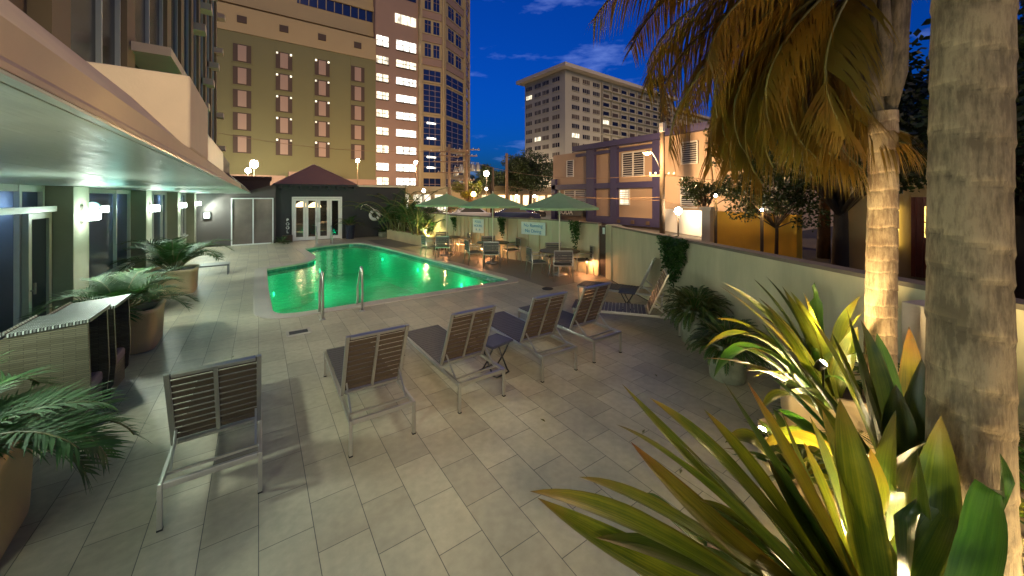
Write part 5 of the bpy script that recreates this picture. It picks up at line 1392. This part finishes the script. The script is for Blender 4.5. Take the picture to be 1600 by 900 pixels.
MB().box(-9, .6, 28, 40, 0, 3.4).build('wall', M['slatback'], lo); MB().box(-9.1, .7, 27.9, 40.1, 3.402, 3.6).build('roof', M['gatewood'], lo)
sh_ = thing('lit_shop', 'single storey shop with a glowing white front across the street', 'building', (14, 42, 0))
MB().box(9, 20, 42, 50, 0, 3.6).build('wall', M['sand'], sh_)
for x in (9.6, 12.3, 15.0, 17.7):
    w = MB().box(x, x+2.1, 41.9, 41.998, .6, 2.6).build('window', M['litwhite'], sh_)
    MB().box(x+1.02, x+1.1, 41.84, 41.898, .6, 2.6).build('mullion', M['recess'], w)
r2 = thing('lit_restaurant', 'low restaurant front glowing amber under the round tree', 'building', (33, 44, 0))
MB().box(26, 42, 46, 56, 0, 4.0).build('wall', M['sand'], r2)
for i in range(6): MB().box(26.6+i*2.5, 28.4+i*2.5, 45.9, 45.998, .7, 2.6).build('window', M['litwarm'], r2)
# right side: yellow wall, white pier, red door house
yw = thing('yellow_wall', 'low mustard yellow street wall behind the leafy dark tree', 'wall', (15, 6, 0))
MB().prism([(14.6, 7.2), (14.9, 7.15), (14.0, 4.2), (13.7, 4.25)], 0, 1.75).build('wall', M['mustard'], yw)
wp = thing('white_pier', 'white gate pier with a cap at the left end of the yellow wall', 'pier', (14.8, 7.6, 0))
MB().box(14.6, 14.98, 7.35, 7.68, 0, 1.78).build('pier', M['louvre'], wp); MB().box(14.52, 15.06, 7.27, 7.76, 1.782, 1.9).build('cap', M['louvre'], wp)
ww = thing('white_street_wall', 'white street wall under the bright post lamp', 'wall', (18, 10, 0))
MB().prism([(22.8, 14.6), (23.0, 14.5), (19.6, 7.6), (19.4, 7.7)], 0, 1.5).build('wall', M['louvre'], ww)
rh = thing('red_door_house', 'small house with red grille door and yellow lit window between the palm trunks', 'house', (15, 2, 0))
MB().box(15.0, 21, -1.6, 3.6, 0, 2.9).build('wall', M['sand'], rh)
MB().box(14.5, 21, -1.8, 3.8, 2.902, 3.05).build('roof', M['recess'], rh)
dw = MB().box(14.9, 14.998, .9, 2.0, .1, 2.3).build('door', M['redwood'], rh)
for i in range(9): MB().box(14.86, 14.898, .95+i*.12, .97+i*.12, .1, 2.3).build('grille_bar', M['redwood'], dw)
M['lityellow'] = emat('lit_window_yellow', (1, .72, .15), 2.2)
w = MB().box(14.9, 14.998, 1.15, 1.75, 1.2, 2.05).build('window', M['lityellow'], rh)
MB().box(14.84, 14.895, 1.42, 1.45, 1.2, 2.05).box(14.84, 14.894, 1.15, 1.75, 1.6, 1.63).build('window_bar', M['redwood'], w)
w = MB().box(14.9, 14.998, 2.25, 2.42, .9, 2.05).build('window', M['lityellow'], rh)
w = MB().box(14.9, 14.998, -1.2, .2, .9, 2.05).build('window', M['nightglass'], rh)
pg = thing('dark_carport', 'dark slatted carport at the far right edge behind the thick palm', 'carport', (9, -2.5, 0))
for i in range(9): MB().box(7.5, 13, -5+i*.45, -4.85+i*.45, 2.9, 3.02).build('slat', M['slatback'], pg)
for p in ((7.6, -1.4), (12.8, -1.4), (7.6, -4.9), (12.8, -4.9)): MB().box(p[0]-.07, p[0]+.07, p[1]-.07, p[1]+.07, 0, 2.9).build('post', M['slatback'], pg)
MB().box(13.1, 13.3, -6, -.2, 0, 7.5).build('back_wall', M['recess'], pg)

# ---------------------------------------------------------------- poles, wires, street lamps
def streetpole(x, y, h, rad, lab, mat, arms=(), grp='utility poles along the street'):
    r = thing('utility_pole', lab, 'utility pole', (x, y, 0), grp)
    MB().tube([(x, y, 0), (x, y, h)], [rad, rad*.75], 10).build('pole', M[mat], r)
    for (z, L, a) in arms:
        c_, s_ = math.cos(R(a)), math.sin(R(a)); MB().bar((x-c_*L, y-s_*L, z), (x+c_*L, y+s_*L, z), .1, .12).build('cross_arm', M['poletan'], r)
        ins = MB()
        for t in (-.9, -.5, .5, .9): ins.lathe([(.04, 0), (.06, .06), (.04, .1), (.05, .14)], (x+c_*L*t, y+s_*L*t, z+.06), 8)
        ins.build('insulators', M['louvre'], r)
    return r
def transformer(x, y, z, lab):
    r = thing('transformer', lab, 'transformer', (x, y, z), 'pole transformers')
    MB().lathe([(.24, 0), (.27, .05), (.27, .7), (.2, .78)], (x, y, z), 16).build('tank', M['alu_dark'], r)
    MB().lathe([(.03, 0), (.05, .1), (.03, .2)], (x-.1, y, z+.78), 8).lathe([(.03, 0), (.05, .1), (.03, .2)], (x+.1, y, z+.78), 8).build('bushing', M['louvre'], r)
A1 = (-40, 0)
streetpole(17.18, 36.8, 8.1, .2, 'left of the two poles carrying many cross arms and transformers', 'poletan', ((7.3, 2.2, -35), (6.2, 1.8, -35), (5.0, 1.3, -35), (6.8, 1.5, 20)))
streetpole(19.1, 36.4, 8.4, .2, 'right of the two poles carrying many cross arms and transformers', 'poletan', ((7.6, 1.5, -35), (6.9, 1.2, -35), (5.6, 1.4, -35), (4.2, .9, -35)))
for i, (dx, z) in enumerate(((.65, 5.2), (1.25, 5.2), (-.6, 5.0), (-1.2, 4.6))):
    transformer(19.1+dx*.82, 36.4-dx*.57, z, ['first round transformer right of the right-hand pole', 'outer round transformer right of the right-hand pole', 'grey transformer hanging between the two busy poles', 'lower grey transformer beside the left busy pole'][i])
streetpole(20.0, 29.7, 6.6, .17, 'tan bare post rising before the round tree', 'poletan')
streetpole(12.66, 20.43, 4.25, .10, 'short dark post behind the middle parasol', 'pole')
main = streetpole(20.0, 12.9, 9.1, .17, 'tall dark street pole with overgrown top and the amber lamp', 'pole', ((3.6, .8, -35),))
cb_ = MB().box(19.75, 19.98, 12.7, 12.95, 6.2, 6.75).build('meter_box', M['louvre'], main)
mb = MB(); rr = random.Random(8)
def leafcloud(mb, c, r3, n_, sz, rr, hollow=.25):
    for i in range(n_):
        v = Vector((rr.gauss(0, 1), rr.gauss(0, 1), rr.gauss(0, 1))).normalized() * (hollow+(1-hollow)*rr.random()**.6)
        p = Vector((c[0]+v.x*r3[0], c[1]+v.y*r3[1], c[2]+v.z*r3[2]))
        d = Vector((rr.uniform(-1, 1), rr.uniform(-1, 1), rr.uniform(-1, .5))).normalized(); s = d.cross(Vector((rr.uniform(-1, 1), rr.uniform(-1, 1), rr.uniform(-1, 1)))).normalized()
        l_ = sz*rr.uniform(.6, 1.3); w2 = l_*.3
        mb.quad(p, p+d*l_*.5+s*w2, p+d*l_, p+d*l_*.5-s*w2)
vn = thing('climbing_plant', 'dark creeper bunched on top of the tall street pole', 'plant', (20.0, 12.9, 9))
leafcloud(mb, (20, 12.9, 9.3), (.75, .75, .3), 500, .16, rr); leafcloud(mb, (20, 12.9, 7.9), (.2, .2, 1.2), 260, .14, rr)
for i in range(14):
    a = rr.uniform(0, 6.28); leafcloud(mb, (20+.7*math.cos(a), 12.9+.7*math.sin(a), 9.1-rr.uniform(0, .5)), (.14, .14, .3), 40, .12, rr)
mb.build('leaves', M['tree'], vn)
M['sodium'] = emat('sodium_lens', (1, .48, .12), 30)
M['whitelamp'] = emat('white_lamp_lens', (1, .92, .72), 60)
sl = thing('street_lamp', 'amber street lamp on a curved arm of the tall pole', 'street lamp', (19.9, 12.9, 4.2), 'street lamps')
MB().tube([(19.93, 12.92, 3.9), (19.5, 13.0, 4.6), (19.0, 12.95, 4.95), (18.6, 12.9, 5.0)], .03, 7).build('arm', M['alu_dark'], sl)
MB().lathe([(.06, .1), (.16, .06), (.24, 0)], (18.45, 12.86, 4.88), 14).build('hood', M['alu_dark'], sl)
MB().lathe([(.05, -.12), (.15, -.08), (.2, 0)], (18.45, 12.86, 4.86), 14).build('lens', M['sodium'], sl)
lamp('street_bulb', 'POINT', (18.45, 12.86, 4.62), 1350, (1, .62, .3), .15, sl)
def postlamp(x, y, z, W, lab, c=(1, .85, .55), rr_=.16, zb=0, grp='street lamps', em='whitelamp'):
    r = thing('street_lamp', lab, 'street lamp', (x, y, zb), grp)
    MB().tube([(x, y, zb), (x, y, z-rr_)], .05, 8).build('post', M['pole'], r)
    MB().lathe([(rr_*.4, -rr_), (rr_*.9, -rr_*.5), (rr_, 0), (rr_*.8, rr_*.6), (rr_*.2, rr_)], (x, y, z), 14).build('globe', M[em], r)
    MB().lathe([(rr_*1.05, rr_*1.0), (rr_*.3, rr_*1.35)], (x, y, z), 14).build('cap', M['pole'], r)
    lamp('street_bulb', 'POINT', (x, y-.0, z), W, c, rr_*1.15, r)
postlamp(20.2, 12.0, 1.5, 520, 'brilliant post lamp before the salmon wall', (1, .62, .28), .2)
postlamp(-.42, 51.4, 6.1, 4200, 'brightest twin street lamp, upper one, left before the tall building', (1, .82, .5), .42)
postlamp(-.98, 51.0, 5.3, 700, 'smaller lamp just below the brightest one at left', (1, .82, .5), .28)
postlamp(23.0, 38.6, 5.2, 1500, 'white street lamp glowing between the parasols and the round tree', (1, .85, .55), .3)
postlamp(12.8, 33.0, 2.9, 500, 'cold white lamp left of the busy poles', (1, .9, .75), .16)
postlamp(17.3, 31.5, 2.6, 700, 'amber lamp glowing at the foot of the busy poles', (1, .55, .12), .24, em='sodium')
for i, (x, y, z, c) in enumerate(((22.3, 31.2, 2.4, 260), (24.9, 31.5, 2.4, 200), (29.8, 33.6, 2.9, 200), (31.6, 33.1, 3.0, 160), (33.2, 33.0, 3.1, 200), (27.4, 24.9, 5.0, 60), (20.0, 33.6, 3.2, 250))):
    postlamp(x, y, z, c, ['small globe lamp right of the tan post', 'second small globe lamp under the round tree', 'string of globes under the tree, left one', 'string of globes under the tree, middle one', 'string of globes under the tree, right one', 'tiny white lamp at the left edge of the salmon building', 'yellow globe lamp before the shrubs'][i], (1, .75, .4), .13)
for (x, y, lab) in ((10.5, 50, 'added tall slim street lamp at the foot of the office windows'), (17.5, 48, 'added tall slim street lamp left of the tower')):
    postlamp(x, y, 7.0, 4200, lab, (1, .62, .28), .22)  # pair added to light the front of the tall building
postlamp(66, 92, 8, 16000, 'added lamp hidden far off to light the left face of the apartment block', (1, .8, .55), .3)  # unseen lamp, added to warm the block's left face
postlamp(96, 69, 8, 22000, 'added lamp hidden far off to light the long face of the apartment block', (1, .8, .55), .3)  # second unseen lamp, added for the long face
postlamp(12.9, 6.3, 2.35, 90, 'small lamp on a thin post before the left of the yellow wall', (1, .62, .22), .045)
postlamp(12.9, 4.9, 1.9, 45, 'small lamp on a thin post before the right of the yellow wall', (1, .6, .2), .035)
postlamp(13.4, 1.2, 2.4, 22, 'lamp added beside the red grille door to brighten the house front', (1, .6, .25), .045)  # added to brighten the background on the right
# floor lanterns near the tables
for (x, y, lab) in ((8.0, 7.62, 'small floor lantern by the wall beside the nearest table'), (6.9, 11.8, 'small floor lantern behind the middle table'), (6.35, 13.9, 'small floor lantern behind the farthest table')):
    r = thing('floor_lantern', lab, 'lantern', (x, y, .005), 'floor lanterns by the tables')
    MB().tube([(x, y, .005), (x, y, .42)], .012, 6).build('stem', M['black'], r)
    MB().lathe([(.05, .42), (.06, .46), (.02, .5)], (x, y, 0), 12).build('cap', M['black'], r)
    MB().lathe([(.022, .37), (.026, .41)], (x, y, 0), 12).build('lens', M['warmglow'], r)
    lamp('lantern_bulb', 'POINT', (x-.05, y-.03, .36), 15, (1, .42, .16), .03, r)

for i, (x, y, a) in enumerate(((3.1, 2.2, 20), (2.4, 2.9, 100), (4.2, 2.8, 60), (1.4, 5.9, 140), (5.2, 5.2, 10), (-.3, 6.6, 80), (2.9, 1.7, 200))):
    mb = MB(); ca, sa = math.cos(R(a)), math.sin(R(a))
    q = [(-.035, 0, .004), (-.01, .012, .010), (.035, 0, .006), (-.005, -.012, .012)]
    mb.quad(*[(x+ca*u-sa*v, y+sa*u+ca*v, w) for u, v, w in q]); o = mb.build('fallen_leaf', M['twig'])
    tag(o, ['dry leaf on the tiles nearest the big bromeliad', 'dry leaf on the tiles below the third lounger', 'dry leaf between the loungers and the fern pots', 'dry leaf on the tiles before the handrails', 'dry leaf beside the rightmost loungers', 'dry leaf on the tiles left of the pool corner', 'dry leaf at the foot of the raised bed'][i], 'leaf', 'fallen leaves on the tiles')
def wire(p, q, sag, lab, rad=.012):
    P = []
    for i in range(25):
        t = i/24; v = Vector(p).lerp(Vector(q), t); v.z -= sag*4*t*(1-t); P.append(v)
    o = MB().tube(P, rad, 5).build('cable', M['poletan'] if rad > .014 else M['black'])
    tag(o, lab, 'cable', 'overhead street cables')
wire((20, 12.9, 3.65), (19.1, 36.4, 6.5), .9, 'cable from the tall street pole to the busy poles, upper', .018)
wire((20, 12.9, 2.3), (12.66, 20.43, 2.75), .25, 'cable from the tall street pole to the short dark post', .018)
wire((20, 12.9, 2.1), (20.0, 29.7, 3.4), .3, 'lower cable running left from the tall street pole', .018)
wire((20, 12.9, 2.2), (15.5, 7.9, 1.9), .15, 'cable running right along the white street wall', .016)
wire((20, 12.9, 3.7), (24.2, 4.0, 3.0), .3, 'cable running right across the salmon wall', .014)
wire((17.18, 36.8, 7.4), (-4, 48, 9), .8, 'cable running far left from the busy poles', .02)
wire((17.18, 36.8, 6.3), (19.1, 36.4, 6.3), .25, 'short cable between the two busy poles', .02)
wire((17.18, 36.8, 3.9), (19.1, 36.4, 3.9), .1, 'upper of the slack cables low between the busy poles', .02)
wire((17.18, 36.8, 3.5), (19.1, 36.4, 3.5), .1, 'lower of the slack cables low between the busy poles', .02)
wire((17.18, 36.8, 3.1), (19.1, 36.4, 3.1), .1, 'lowest of the slack cables between the busy poles', .02)

# ---------------------------------------------------------------- trees
def tree(x, y, h, rad, lab, seedv, nl, lsz, zc=None, mat='tree', clumps=16, tr=.2, grp='street trees', flat=.75):
    rr = random.Random(seedv); r = thing('leafy_tree', lab, 'tree', (x, y, 0), grp)
    zc = zc or h-rad*flat; mb, tb = MB(), MB()
    tb.tube([(x, y, 0), (x+.05*rad, y, zc*.5), (x, y, zc)], [tr, tr*.75, tr*.5], 9)
    for i in range(clumps):
        v = Vector((rr.gauss(0, 1), rr.gauss(0, 1), rr.gauss(0, 1)*.8)).normalized()*rr.uniform(.35, .95)
        c = (x+v.x*rad, y+v.y*rad, zc+v.z*rad*flat)
        leafcloud(mb, c, (rad*.36, rad*.36, rad*.26), nl//clumps, lsz, rr, .3)
        tb.tube([(x, y, zc*.55), ((x+c[0])/2, (y+c[1])/2, (zc*.6+c[2])/2), c], [tr*.4, tr*.25, tr*.06], 5)
    mb.build('crown', M[mat], r); tb.build('trunk', M['bark'], r)
tree(32.3, 42.0, 9.4, 4.4, 'big round tree beside the pale apartment block', 101, 13000, .3, 6.2, clumps=34, tr=.3)
tree(27.0, 44.0, 7.0, 2.6, 'smaller tree left of the big round one', 102, 3500, .28, clumps=14)
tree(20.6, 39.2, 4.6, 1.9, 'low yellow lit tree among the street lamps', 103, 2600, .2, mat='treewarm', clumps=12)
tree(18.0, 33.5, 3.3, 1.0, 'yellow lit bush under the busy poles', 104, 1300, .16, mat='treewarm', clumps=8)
tree(17.5, 4.6, 8.8, 3.9, 'large dark tree behind the salmon building and the yellow wall', 105, 15000, .24, 5.6, clumps=40, tr=.22)
tree(13.4, 4.7, 3.6, 1.5, 'small leafy tree before the yellow wall', 106, 5200, .11, 2.4, clumps=22, tr=.06)
tree(12.3, 2.9, 5.0, 2.1, 'dark tree with a thick crooked trunk left of the slim palm', 107, 9000, .13, 3.4, clumps=26, tr=.2)
tree(19.2, 7.7, 8.0, 2.5, 'brownish tree over the right end of the salmon building', 112, 8000, .2, 5.4, clumps=26, tr=.15)
tree(17.8, 9.2, 4.2, 1.3, 'thin tree before the white gate pier', 108, 2400, .13, 2.7, clumps=12, tr=.08)
tree(13.5, -3.5, 8.5, 3.6, 'dark tree filling the background right of the slim palm', 109, 8000, .24, 5.4, clumps=24, tr=.25)
tree(18.5, -1.5, 9.5, 4.0, 'tallest dark tree behind the red door house', 110, 9000, .26, 6.2, clumps=26, tr=.3)
tree(14.2, 3.4, 5.6, 2.0, 'dense dark tree before the right end of the yellow wall', 113, 7000, .14, 3.9, clumps=24, tr=.14)
tree(12.6, .2, 5.6, 2.2, 'dense dark tree hiding the wall right of the red door', 114, 7000, .14, 3.6, clumps=24, tr=.16)
tree(10.2, -4.4, 6.0, 2.4, 'dark tree at the far right edge', 111, 4000, .18, 4.0, clumps=14, tr=.15)
# far off planted hill with roofs
def hillmesh():
    mb = MB(); N = 40; x0, x1, y0, y1 = 20, 190, 150, 230
    def z(x, y): return 14*math.sin(math.pi*min(1, max(0, (y-y0)/(y1-y0))))**.7*(.8+.2*math.sin(x*.07)+.12*math.sin(x*.21+1))*(1 if x > 30 else .8)
    for i in range(N):
        for j in range(12):
            xs = [x0+(x1-x0)*(i+a)/N for a in (0, 1)]; ys = [y0+(y1-y0)*(j+a)/12 for a in (0, 1)]
            mb.quad(*[(xs[a], ys[b], z(xs[a], ys[b])-.3) for a, b in ((0,0), (1,0), (1,1), (0,1))], smooth=True)
    return mb, z
hm, hz = hillmesh(); struct(hm.build('hill', M['tree']))
wood = MB(); rr = random.Random(12)
for i in range(260):
    x = rr.uniform(40, 150); y = rr.uniform(152, 190); leafcloud(wood, (x, y, hz(x, y)+.8), (2.4, 2.4, 1.9), 22, 1.3, rr)
tag(wood.build('distant_wood', M['tree']), 'far dark wooded hill beyond the street', 'wood', None, 'stuff')
for i, (x, y) in enumerate(((66, 156), (70, 158), (61, 155), (75, 160))):
    r = thing('hillside_house', ['small pale house on the far hill, second from left', 'small pale house on the far hill, second from right', 'leftmost small pale house on the far hill', 'rightmost small pale house on the far hill'][i], 'house', (x, y, hz(x, y)-1), 'small houses on the far hill')
    MB().box(x-1.6, x+1.6, y-2, y+2, hz(x, y)-1, hz(x, y)+2.2).build('wall', M['apart'], r); MB().box(x-1.9, x+1.9, y-2.3, y+2.3, hz(x, y)+2.2, hz(x, y)+2.5).build('roof', M['recess'], r)
    MB().box(x-.7, x+.2, y-2.06, y-2.001, hz(x, y)+.4, hz(x, y)+1.3).build('window', M['litwarm'], r)

# ---------------------------------------------------------------- parked cars
def car(x, y, a, lab, c, seedv):
    r = thing('parked_car', lab, 'car', (x, y, 0), 'cars parked across the street', R(a))
    m = pmat('car_paint_'+str(seedv), c, .25, .3, coat=.6)
    prof = [(-2.1, .32), (-2.15, .62), (-2.05, .86), (-1.25, .96), (-.62, 1.40), (.75, 1.44), (1.45, 1.02), (2.1, .92), (2.15, .55), (2.08, .30)]
    b = MB(); Wd = .84
    n_ = len(prof); k = 0
    sec = [(-Wd, 0), (-Wd*.98, 0), (Wd*.98, 0), (Wd, 0)]
    def hw(z): return Wd if z < .95 else Wd-(z-.95)*.42
    L_ = [(-hw(z), u, z) for u, z in prof]; R_ = [(hw(z), u, z) for u, z in prof]
    b.v = L_+R_; b.f.append(tuple(range(n_))); b.f.append(tuple(range(2*n_-1, n_-1, -1)))
    for i in range(n_): j = (i+1) % n_; b.f.append((i, n_+i, n_+j, j))
    b.sm = [False]*len(b.f); bo = b.build('body', m, r, .05, world=False)
    for s in (-1, 1):
        g = MB(); q = [(-1.0, 1.0), (-.56, 1.34), (.68, 1.37), (1.2, 1.02)]
        pts = [(s*(hw(z)+.006), u, z) for u, z in q]; g.v = pts+[(p[0]-s*.01, p[1], p[2]) for p in pts]; g.f = [(0, 1, 2, 3), (7, 6, 5, 4)]; g.sm = [False]*2; g.build('side_window', M['darkglass'], r, world=False)
        for u in (-1.3, 1.32):
            w = MB(); w.lathe([(.31, -.1), (.32, -.07), (.32, .07), (.31, .1)], (0,0,0), 20); w.xf(Matrix.Rotation(R(90), 4, 'Y')); w.xf(Matrix.Translation((s*.76, u, .32))); wo = w.build('wheel', M['rubber'], r, world=False)
            w = MB(); w.lathe([(.2, 0), (.19, .02)], (0,0,0), 16); w.xf(Matrix.Rotation(R(90)*s, 4, 'Y')); w.xf(Matrix.Translation((s*.86, u, .32))); w.build('rim', M['alu'], wo, world=False)
        MB().box(s*.62-.14, s*.62+.14, -2.15, -2.09, .6, .74).build('headlight', M['litwhite'] if seedv == 3 else M['louvre'], r, world=False)
        MB().box(s*.64-.12, s*.64+.12, 2.09, 2.15, .66, .82).build('tail_light', M['taillight'], r, world=False)
    MB().quad((-.7, -1.22, .985), (.7, -1.22, .985), (.6, -.66, 1.385), (-.6, -.66, 1.385)).build('windscreen', M['darkglass'], r, world=False)
M['taillight'] = pmat('red_lens', (.35, .01, .01), .2)
car(15.3, 28.2, 72, 'white parked car seen left between the far parasols', (.55, .55, .58), 1)
car(18.6, 26.3, 62, 'dark blue parked car right of the middle parasol pole', (.02, .025, .08), 2)
car(21.2, 28.6, 150, 'dark red parked car farther back, left of the shop sign', (.12, .015, .02), 3)
car(12.2, 30.5, 72, 'silver parked car farthest left behind the ribbed wall', (.35, .35, .37), 4)
car(22.2, 29.8, 60, 'black parked car farther back under the tree', (.02, .02, .025), 5)
